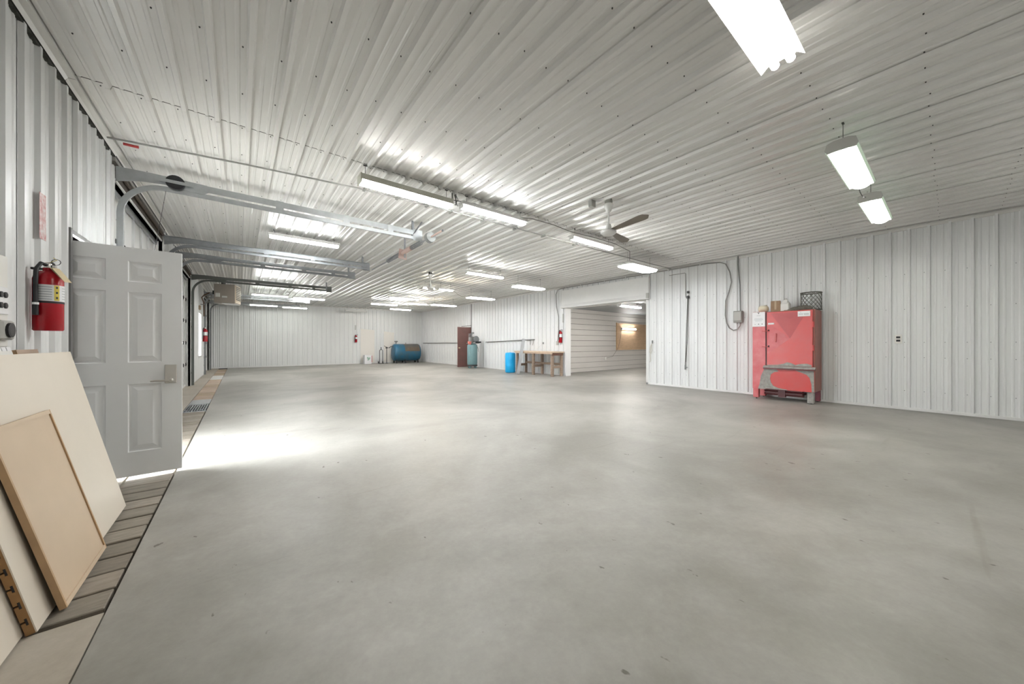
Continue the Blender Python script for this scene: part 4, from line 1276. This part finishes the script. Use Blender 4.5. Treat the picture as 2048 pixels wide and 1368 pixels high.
# ---- fire extinguishers
def extinguisher(x, y, z, face, label, s=1.0, detail=False):
    """cylinder hung on a wall; face = unit vector away from the wall"""
    t = thing('fire_extinguisher', (x, y, z), label, 'extinguisher', 'fire extinguishers')
    r, h = .066 * s, .40 * s
    MB().lathe([(r * .92, 0), (r, .008), (r, h * .86), (r * .9, h * .93), (r * .6, h * .985), (r * .36, h), (r * .36, h + .02), (.01, h + .022)], (x, y, z), 28).build('cylinder', RED_EXT, t, smooth=35)
    fx, fy = face
    tx, ty = -fy, fx
    ang = math.atan2(fy, fx)
    # label patch wrapped on the cylinder, turned towards the viewer
    base = math.atan2(-y, -x) if detail else ang
    # local viewing direction
    vd = math.atan2(0 - y, 0 - x)

    def patch(a0, a1, z0, z1, off, m, nm, par):
        n = max(2, int((a1 - a0) / .12))
        vs_ = []
        for zz in (z0, z1):
            for i in range(n + 1):
                a = vd + a0 + (a1 - a0) * i / n
                vs_.append((x + (r + off) * math.cos(a), y + (r + off) * math.sin(a), z + zz))
        return MB().add(vs_, [(i, i + 1, n + 2 + i, n + 1 + i) for i in range(n)]).build(nm, m, par)
    lb = patch(-.95, 1.75, h * .49, h * .76, .0008, LABELW, 'label', t)
    patch(-1.25, 2.0, h * .455, h * .488, .0008, INK, 'label_band', t)
    if detail:
        patch(.35, .72, h * .50, h * .755, .0014, LABELY, 'yellow_strip', lb)
        for k in range(3):
            zz = h * (.53 + .085 * k)
            patch(.46, .60, zz, zz + .014, .002, INK, 'symbol', lb)
        for k in range(6):
            zz = h * (.515 + .04 * k)
            patch(-.75, .22, zz, zz + .005, .0014, INKGREY, 'print_line', lb)
        for k in range(5):
            zz = h * (.53 + .045 * k)
            patch(.95, 1.5, zz, zz + .004, .0014, INKGREY, 'print_line', lb)
    # valve and handles
    v = MB().lathe([(.016, h + .01), (.02, h + .03), (.016, h + .055), (.01, h + .06)], (x, y, z), 10)
    v.build('valve', CHROME, t, smooth=40)
    hm = MB()
    dx, dy_ = tx, ty
    hm.tube([(x - dx * .01, y - dy_ * .01, z + h + .05), (x + dx * .06, y + dy_ * .06, z + h + .065), (x + dx * .11, y + dy_ * .11, z + h + .05)], .008, 6)
    hm.tube([(x - dx * .01, y - dy_ * .01, z + h + .03), (x + dx * .05, y + dy_ * .05, z + h + .028), (x + dx * .10, y + dy_ * .10, z + h + .02)], .007, 6)
    hm.build('squeeze_handle', DARKSTEEL, t)
    gz = MB().lathe([(.016, 0), (.016, .012), (.004, .013)], (x + fx * .02, y + fy * .02, z + h + .03), 12, 'x' if abs(fx) > .5 else 'y')
    gz.build('gauge', CHROME, t)
    # hose hanging down the viewer's left side
    hx, hy = math.cos(vd - .62), math.sin(vd - .62)
    ro = r + .016
    pts = [(x, y, z + h + .035), (x + hx * ro * .6, y + hy * ro * .6, z + h + .045), (x + hx * ro, y + hy * ro, z + h + .0), (x + hx * (ro + .004), y + hy * (ro + .004), z + h * .8), (x + hx * (ro + .004), y + hy * (ro + .004), z + h * .45), (x + hx * (ro + .004), y + hy * (ro + .004), z + h * .31)]
    hs = MB().tube(pts, .011 * s, 8)
    ho = hs.build('hose', BLACK, t, smooth=60)
    MB().tube([(x + hx * (ro + .004), y + hy * (ro + .004), z + h * .45), (x + hx * (ro + .004), y + hy * (ro + .004), z + h * .25)], .0135 * s, 8).build('nozzle', BLACK, ho, smooth=60)
    if detail:
        MB().tube([(x + hx * (ro + .004), y + hy * (ro + .004), z + h * .42), (x + hx * (ro + .004), y + hy * (ro + .004), z + h * .455)], .0145 * s, 8).build('hose_clip', LABELW, ho)
        a = vd + .75
        qx, qy = math.cos(a), math.sin(a)
        nx_, ny_ = -math.sin(a), math.cos(a)
        for k in range(2):
            o1 = .03 + .012 * k
            p = [Vector((x + qx * o1, y + qy * o1, z + h + .02)), Vector((x + qx * (o1 + .075), y + qy * (o1 + .075), z + h * .84 - .01 * k))]
            wv = Vector((nx_, ny_, .0)) * .022
            th = Vector((0, 0, .0012))
            q = [p[0] - wv, p[0] + wv, p[1] + wv, p[1] - wv]
            MB().add(q + [c + th for c in q], [(3, 2, 1, 0), (4, 5, 6, 7), (0, 1, 5, 4), (1, 2, 6, 5), (2, 3, 7, 6), (3, 0, 4, 7)]).build('inspection_tag', TAG, t)
        pts = [(x + qx * (.045 + .028 * math.cos(b)), y + qy * (.045 + .028 * math.cos(b)), z + h + .06 + .02 * math.sin(b)) for b in [2 * PI * i / 14 for i in range(15)]]
        MB().tube(pts, .002, 4).build('pull_ring', DARKSTEEL, t)
        MB().tube([(x + qx * .0, y + qy * .0, z + h + .055), (x + qx * .05, y + qy * .05, z + h + .075), (x + qx * .03, y + qy * .03, z + h + .09)], .0022, 4).build('seal_strap', LABELY, t)
    # wall hook
    MB().box(x - fx * (r + .004) - abs(fy) * .012, x - fx * r * .2 + abs(fy) * .012, y - fy * (r + .004) - abs(fx) * .012, y - fy * r * .2 + abs(fx) * .012, z + h + .005, z + h + .018).build('wall_bracket', DARKSTEEL, t)
    return t


extinguisher(XL + .09, 3.745, 1.285, (1, 0), 'large red fire extinguisher with paper tag, on the wall beside the open white door', 1.0, True)
extinguisher(XL + .085, 17.0, 1.27, (1, 0), 'red fire extinguisher on the window wall before the last overhead door', 1.15)
extinguisher(5.35, YB - .085, 1.27, (0, -1), 'red fire extinguisher on the end wall beside the pale sheet', 1.0)
extinguisher(XR - .085, 8.97, 1.23, (-1, 0), 'red fire extinguisher between the workbench and the opening', 1.05)
sg = MB().box(XL + .0252, XL + .0275, 3.84, 3.94, 1.92, 2.235)
tag(sg.build('wall_sticker', STICKER), 'faded red and white sticker on the wall above the large extinguisher', 'sticker')

# outlet panel at the picture's left edge
ep = thing('outlet_panel', (XL + .03, 3.280, 1.22), 'white panel of black sockets on the wall left of the large extinguisher', 'outlet')
MB().bbox(XL + .0195, XL + .045, 3.000, 3.375, 1.18, 1.70, .004).build('back_panel', PLASTICW, ep)
MB().bbox(XL + .045, XL + .052, 3.190, 3.362, 1.365, 1.52, .004).build('cover_plate', LABELW, ep)
for yy in (3.225, 3.275, 3.320):
    for z in (1.395, 1.455):
        MB().lathe([(.017, 0), (.017, .007), (.012, .009)], (XL + .051, yy + .0, z + .02), 10, 'x').build('socket', BLACK, ep)
MB().bbox(XL + .045, XL + .075, 3.230, 3.360, 1.22, 1.33, .01).build('power_receptacle', FIXGREY, ep)
MB().lathe([(.042, 0), (.042, .012), (.03, .014)], (XL + .074, 3.290, 1.275), 14, 'x').build('receptacle_face', BLACK, ep)

# ================================================================== boards leaning on the left wall
def leaning(name, label, cat, y0, y1, xb, zb, lean_x, height, thick, face_m):
    """frame of reference: bottom front edge at x=xb; top front edge at x=xb-lean_x, z=height"""
    t = thing(name, (xb, (y0 + y1) / 2, 0), label, cat)
    d = Vector((-lean_x, 0, height)).normalized()
    nrm = Vector((d.z, 0, -d.x))       # front normal
    L = math.hypot(lean_x, height)
    z_lift = thick * abs(nrm.z)
    base = Vector((xb, 0, zb))
    return t, d, nrm, L, base


def slab_pts(base, d, nrm, u0, u1, y0, y1, t0, t1):
    return [base + d * u + nrm * tt + Vector((0, yy, 0)) for u in (u0, u1) for yy in (y0, y1) for tt in (t0, t1)]


def slab(m, base, d, nrm, u0, u1, y0, y1, t0, t1):
    p = slab_pts(base, d, nrm, u0, u1, y0, y1, t0, t1)
    return m.add(p, [(0, 1, 3, 2), (4, 6, 7, 5), (0, 4, 5, 1), (2, 3, 7, 6), (0, 2, 6, 4), (1, 5, 7, 3)])


# A: slotted wall board, cream face out, T slots towards the wall
AY0, AY1 = 2.335, 3.75
t, d, nrm, L, base = leaning('slotted_board', 'large cream slotted board leaning by the white door, slots facing the wall', 'board', AY0, AY1, -.658, 0.009, .26, 1.135, .03, MELAMINE)
slab(MB(), base, d, nrm, 0, L, AY0, AY1, -.004, 0).build('front_face', MELAMINE, t)
# core with T slots: extruded profile in (u, thickness)
prof = [(0, -.0042), (L, -.0042), (L, -.030)]
us = []
u = L - .04
while u > .05:
    us.append(u)
    u -= .0762
for u in us:
    prof += [(u + .004, -.030), (u + .004, -.019), (u + .015, -.019), (u + .015, -.0115), (u - .015, -.0115), (u - .015, -.019), (u - .004, -.019), (u - .004, -.030)]
prof += [(0, -.030)]
n = len(prof)
vs_ = [base + d * u + nrm * tt + Vector((0, yy, 0)) for yy in (AY0, AY1) for u, tt in prof]
MB().add(vs_, [tuple(range(n)), tuple(range(2 * n - 1, n - 1, -1))] + [(i, (i + 1) % n, n + (i + 1) % n, n + i) for i in range(n)]).build('slotted_core', MDF, t)
for u in us:
    slab(MB(), base, d, nrm, u - .0148, u + .0148, AY0 + .002, AY1 - .002, -.0188, -.0118).build('slot_fill', BLACK, t)  # black strip filling the wide part of each slot

# B: framed maple panel in front
BY0_, BY1_ = 2.465, 3.055
t, d, nrm, L, base = leaning('framed_panel', 'small tan wooden panel with a raised frame, leaning against the cream board', 'panel', BY0_, BY1_, -.613, 0.009, .206, .83, .03, MAPLE)
slab(MB(), base, d, nrm, .022, L - .022, BY0_ + .012, BY1_ - .012, -.020, -.006).build('face_sheet', MAPLE, t)
slab(MB(), base, d, nrm, 0, L, BY0_, BY0_ + .012, -.022, 0).build('frame_side', MAPLE_EDGE, t)
slab(MB(), base, d, nrm, 0, L, BY1_ - .012, BY1_, -.022, 0).build('frame_side', MAPLE_EDGE, t)
slab(MB(), base, d, nrm, 0, .022, BY0_ + .012, BY1_ - .012, -.022, 0).build('frame_rail', MAPLE, t)
slab(MB(), base, d, nrm, L - .022, L, BY0_ + .012, BY1_ - .012, -.022, 0).build('frame_rail', MAPLE, t)

# C: second cream board behind, nearer the camera
CY0, CY1 = 0.9, 2.95
t, d, nrm, L, base = leaning('cream_board', 'cream board nearest the camera, standing behind the slotted board', 'board', CY0, CY1, -.696, 0.009, .262, 1.13, .02, MELAMINE)
slab(MB(), base, d, nrm, 0, L, CY0, CY1, -.004, 0).build('front_face', MELAMINE, t)
slab(MB(), base, d, nrm, 0, L, CY0 + .001, CY1 - .001, -.018, -.0041).build('core', MDF, t)
# D: white grooved strip and a wood offcut behind the boards
t, d, nrm, L, base = leaning('grooved_board', 'white board with a notched top edge showing behind the cream boards', 'board', 2.6, 3.28, -.735, 0.009, .265, 1.15, .02, WHITE)
slab(MB(), base, d, nrm, 0, L, 2.6, 3.24, -.03, 0).build('front_face', PLASTICW, t)
k = 2.6
while k < 3.2:
    slab(MB(), base, d, nrm, L, L + .022, k, k + .042, -.028, -.002).build('top_notch', LABELW, t)
    k += .05
t, d, nrm, L, base = leaning('wood_offcut', 'narrow wood offcut standing behind the cream slotted board', 'board', 3.29, 3.62, -.735, 0.009, .265, 1.155, .02, TAN[0])
slab(MB(), base, d, nrm, 0, L, 3.29, 3.55, -.025, 0).build('face', TAN[0], t)
slab(MB(), base, d, nrm, L - .03, L, 3.284, 3.29, -.025, 0).build('end_edge', MAPLE_EDGE, t)

# ================================================================== heater and left-corner gear
ht = thing('unit_heater', (-.40, 15.1, 2.56), 'brown hanging unit heater with louvres near the ceiling', 'heater', rz=math.radians(-13))
MB().bbox(-.29, .27, 0, .62, 0, .64, .01).build('casing', HEATER, ht, world=False)
MB().box(.27, .29, .02, .60, .02, .62).build('louvre_frame', HEATLOUV, ht, world=False)
for k in range(8):
    z = .12 + k * .06
    MB().prism([(.29, z), (.325, z - .018), (.325, z - .012), (.29, z + .008)], 'y', .03, .59).build('louvre', HEATLOUV, ht, world=False)
    MB().box(.288, .2915, .04, .58, z + .012, z + .045).build('louvre_gap', BLACK, ht, world=False)
MB().box(-.10, .26, .03, .6, -.012, 0).build('bottom_pan', LABELW, ht, world=False)
MB().lathe([(.06, 0), (.06, .06), (.03, .06)], (-.08, .15, .64), 12).build('flue_collar', DARKSTEEL, ht, world=False)
for a in (-.22, .2):
    MB().tube([(a, .3, .63), (a, .3, H - 2.56)], .008, 5).build('hanger_rod', GALV_D, ht, world=False)
MB().bbox(-.25, -.13, -.012, 0, .20, .33, .004).build('rating_plate', FIXGREY, ht, world=False)
MB().bbox(-.08, .06, -.008, 0, .18, .24, .003).build('caution_label', FIXGREY, ht, world=False)
MB().bbox(-.36, -.29, .1, .22, .30, .42, .01).build('gas_valve', BLACK, ht, world=False)
gp = thing('gas_pipe', (-.9, 15.6, 2.4), 'rusty gas pipe running from the wall to the heater', 'pipe')
MB().tube([(-.80, 15.3, 2.9), (-.95, 15.5, 2.82), (-1.03, 15.9, 2.78), (-1.04, 16.9, 2.7), (-1.04, 17.0, 2.2)], .02, 6).build('pipe', mat('rusty', (.17, .10, .06), .7, .2, .4, 9), gp)
MB().tube([(-.74, 15.3, 2.90), (-.78, 15.3, 2.62), (-.95, 15.4, 2.5), (-1.04, 15.6, 2.52)], .014, 6).build('flex_line', MOTORGREY, gp)

# ================================================================== far right corner
# brown door, open into the room
b2 = thing('door_2', (XR - .035, BD0 + .03, 0), 'brown steel door standing open beside the air compressor', 'door', kind='structure', rz=math.radians(183))
MB().bbox(0, .80, 0, .045, .012, 2.035, .003).build('leaf', BROWNDOOR, b2, world=False)
kn = MB().lathe([(.012, 0), (.012, .04), (.03, .055), (.032, .075), (.02, .088), (.004, .09)], (.73, .045, .98), 14, 'y')
kn.build('knob', mat('brass', (.75, .62, .42), .3, .9), b2, smooth=40, world=False)
MB().lathe([(.032, 0), (.032, .006), (.01, .007)], (.73, .045, .98), 14, 'y').build('knob_rose', mat('brass', (.75, .62, .42), .3, .9), b2, world=False)
fr = MB()
for a, b, z0, z1 in ((BD0 - .05, BD0, 0, BDH + .05), (BD1, BD1 + .05, 0, BDH + .05), (BD0, BD1, BDH, BDH + .05)):
    fr.box(XR - .022, XR + RT + .02, a, b, z0, z1)
fr.build('brown_door_frame', WHITE, wall_right)
fr = MB()
fr.box(XR - .045, XR - .022, BD0 - .055, BD0 - .03, 0, H - .05).box(XR - .045, XR - .022, BD0 - .03, BD1 + .05, BDH + .055, BDH + .08)
fr.build('dark_joint', CONDUIT_D, wall_right)
cl_ = struct('wall_closet', MB().box(XA, XA + .9, BD0 - .3, BD0 - .2, 0, 2.4).box(XA, XA + .9, BD1 + .2, BD1 + .3, 0, 2.4).box(XA + .9, XA + 1.0, BD0 - .3, BD1 + .3, 0, 2.4).box(XA, XA + 1.0, BD0 - .3, BD1 + .3, 2.4, 2.5).box(XR + .25, XA + 1, BD0 - .3, BD1 + .3, -.1, 0), WHITE, 'pale lobby walls seen behind the brown door', 'wall')

# air compressor
ac_ = thing('air_compressor', (8.92, 14.45, 0), 'upright green air compressor beside the brown door', 'compressor')
cx, cy = 8.92, 14.45
MB().lathe([(.05, .10), (.17, .12), (.24, .19), (.25, .24), (.25, 1.06), (.235, 1.13), (.15, 1.19), (.04, 1.20)], (cx, cy, 0), 28).build('tank', TEAL, ac_, smooth=40)
MB().lathe([(.21, .10), (.252, .10), (.252, .17), (.21, .17)], (cx, cy, 0), 24).build('base_ring', DARKSTEEL, ac_)
for a in (0.4, 2.0, 3.6, 5.2):
    MB().box(cx + .2 * math.cos(a) - .03, cx + .2 * math.cos(a) + .03, cy + .2 * math.sin(a) - .03, cy + .2 * math.sin(a) + .03, 0, .13).build('foot', TEAL, ac_)
MB().bbox(cx - .23, cx + .30, cy - .17, cy + .17, 1.195, 1.225, .005).build('platform', MOTORGREY, ac_)
MB().lathe([(.03, -.24), (.105, -.235), (.12, -.2), (.12, -.04), (.105, 0), (.03, .0)], (cx + .30, cy - .02, 1.37), 18, 'x').build('motor', MOTORGREY, ac_, smooth=40)
MB().lathe([(.09, -.06), (.13, -.06), (.13, -.02), (.09, -.02)], (cx - .02, cy - .04, 1.40), 18, 'y').build('pump_crankcase', MOTORGREY, ac_)
MB().bbox(cx - .17, cx + .02, cy - .09, cy + .10, 1.225, 1.50, .02).build('pump_body', MOTORGREY, ac_)
for k in range(7):
    MB().bbox(cx - .15, cx - .04, cy - .11, cy + .12, 1.50 + k * .028, 1.515 + k * .028, .003).build('cooling_fin', GALV_D, ac_)
MB().lathe([(.05, 0), (.065, .01), (.065, .06), (.03, .07)], (cx - .02, cy - .08, 1.68), 14).build('air_filter', MOTORGREY, ac_, smooth=40)
MB().lathe([(.02, 0), (.17, .0), (.17, .03), (.02, .03)], (cx + .12, cy - .17, 1.40), 22, 'y').build('flywheel', GALV_D, ac_)
MB().bbox(cx + .05, cx + .36, cy - .24, cy - .19, 1.225, 1.30, .01).build('belt_guard', BLACK, ac_)
MB().prism([(cy - .32, 1.30), (cy - .16, 1.30), (cy - .2, 1.20), (cy - .27, 1.15)], 'x', cx - .36, cx - .24).build('red_rag', mat('red_cloth', (.75, .22, .18), .7), ac_)
MB().tube([(cx + .12, cy - .22, 1.12), (cx + .18, cy - .24, .95), (cx + .2, cy - .22, .8)], .012, 5).build('discharge_pipe', CONDUIT_D, ac_)
for z in (.35, .75, 1.0):
    MB().tube([(cx - .2, cy - .15, z), (cx - .26, cy - .19, z)], .014, 6).build('tank_fitting', GALV, ac_)

# blue fuel tank in the far corner
ft = thing('fuel_tank', (8.15, 20.95, 0), 'blue steel fuel tank on legs in the far corner', 'tank')
R_, c_ = .40, .12
TX0, TX1, TZ0, TZ1, TYc, TYh = 7.30, 8.97, .13, 1.17, 20.98, .44


def obround(f, n=10):
    pts = []
    r = TYh * f
    zc1 = TZ1 - TYh + (TYh - r) * 0
    zc0 = TZ0 + TYh
    for i in range(n + 1):
        a = PI * i / n
        pts.append((TYc + r * math.cos(a), zc1 + r * math.sin(a)))
    for i in range(n + 1):
        a = PI + PI * i / n
        pts.append((TYc + r * math.cos(a), zc0 + r * math.sin(a)))
    return pts


rings = []
for xx, f in ((TX0, .72), (TX0 + .03, .90), (TX0 + .09, .985), (TX0 + .16, 1), (TX1 - .16, 1), (TX1 - .09, .985), (TX1 - .03, .9), (TX1, .72)):
    rings.append([(xx, p, q) for p, q in obround(f)])
k = len(rings[0])
vs_ = [p for r in rings for p in r]
fs_ = [tuple(range(k - 1, -1, -1)), tuple(range(len(vs_) - k, len(vs_)))]
for i in range(len(rings) - 1):
    for j in range(k):
        fs_.append((i * k + j, i * k + (j + 1) % k, (i + 1) * k + (j + 1) % k, (i + 1) * k + j))
MB().add(vs_, fs_).build('tank_shell', TANKBLUE, ft, smooth=50)
# brown stain over the top at one end
st_ = []
for xx in (TX0 + .62, TX1 - .12):
    for i in range(9):
        a = PI * (.30 + .70 * i / 8)
        st_.append((xx, TYc + (TYh + .002) * math.cos(a), TZ1 - TYh + (TYh + .002) * math.sin(a)))
MB().add(st_, [(i, i + 1, 10 + i, 9 + i) for i in range(8)]).build('brown_stain', TANKRUST, ft, smooth=50)
for xx in (TX0 + .12, TX1 - .2, TX0 + .66):
    for yy in (TYc - .26, TYc + .2):
        MB().box(xx, xx + .07, yy, yy + .06, 0, .26).build('leg', BLACK, ft)
fn = MB().lathe([(.03, 0), (.03, .08), (.105, .14), (.11, .19), (.10, .19), (.09, .145), (.02, .09)], (7.50, TYc, TZ1), 16)
fn.build('filler_funnel', MOTORGREY, ft, smooth=40)
MB().tube([(8.1, TYc, TZ1 - .02), (8.1, TYc, TZ1 + .09)], .02, 6).build('vent', MOTORGREY, ft)
MB().tube([(TX0 + .02, TYc - .1, 1.02), (TX0 - .15, TYc - .1, 1.02), (TX0 - .22, TYc - .1, .96), (TX0 - .30, TYc - .1, .94)], .022, 6).build('outlet_pipe', DARKSTEEL, ft)

pp = thing('hand_pump', (6.95, 20.9, 0), 'thin upright pipe pump joined to the blue tank', 'pump')
MB().tube([(6.90, 20.88, 0), (6.90, 20.88, .92)], .02, 6).build('stand_pipe', DARKSTEEL, pp)
MB().lathe([(.03, .90), (.07, .92), (.07, .97), (.03, .99)], (6.90, 20.88, 0), 12).build('pump_head', DARKSTEEL, pp)
MB().tube([(6.90, 20.86, .98), (6.72, 20.82, 1.06)], .014, 6).build('pump_handle', DARKSTEEL, pp)
MB().lathe([(.09, 0), (.09, .012), (.02, .013)], (6.90, 20.88, 0), 12).build('floor_flange', DARKSTEEL, pp)
ut = thing('hand_truck', (6.60, 21.0, 0), 'dark upright hand-truck frame standing left of the pipe pump', 'hand truck')
MB().tube([(6.52, 21.0, 0.02), (6.52, 21.0, .78), (6.56, 21.0, .83), (6.66, 21.0, .83), (6.70, 21.0, .78), (6.70, 21.0, 0.02)], .018, 6).build('frame', DARKSTEEL, ut)
MB().tube([(6.61, 21.0, .83), (6.61, 21.0, .98)], .022, 6).build('grip', DARKSTEEL, ut)
MB().box(6.48, 6.74, 20.86, 21.02, 0.0, .02).build('toe_plate', DARKSTEEL, ut)
for xx in (6.47, 6.72):
    MB().lathe([(.02, 0), (.07, .0), (.07, .03), (.02, .03)], (xx, 21.09, .07), 14, 'x').build('wheel', BLACK, ut)

# white carton against the end wall
wc = thing('white_carton', (5.92, 21.25, 0), 'white carton with a green mark standing against the end wall', 'box')
MB().bbox(5.70, 6.08, 21.05, 21.40, 0, .52, .005).build('carton', LABELW, wc)
gm = MB()
for cxx, czz, r in ((5.86, .36, .05), (5.92, .30, .06), (5.88, .24, .04), (5.97, .35, .04)):
    gm.lathe([(.004, 0), (r, 0), (r, -.0015), (.004, -.0015)], (cxx, 21.0495, czz), 10, 'y')
gm.build('green_mark', INKGREEN, wc)
MB().box(6.082, 6.12, 21.08, 21.36, .10, .48).build('red_flap', INKRED, wc)
# pale sheets on the end wall
for a, b, z1, lb in ((5.62, 6.42, 2.08, 'tall pale sheet covering the end wall behind the white carton'), (6.98, 7.62, 1.95, 'pale sheet covering the end wall behind the hand pump')):
    MB_ = MB().prism([(a, .03), (b, .03), (b, z1 - .07), (a, z1)], 'y', YB - .0285, YB - .0255)
    tag(MB_.build('wall_sheet', mat('pale_sheet', (.80, .77, .72), .5)), lb, 'sheet')

# small sign plates above two extinguishers
tag(MB().bbox(XR - .035, XR - .0245, 8.86, 8.92, 1.98, 2.30, .002).build('sign_plate', FIXGREY), 'narrow grey sign plate above the extinguisher by the opening', 'sign')
tag(MB().bbox(5.30, 5.36, YB - .035, YB - .0245, 2.0, 2.28, .002).build('sign_plate', FIXGREY), 'narrow grey sign plate above the extinguisher on the end wall', 'sign')
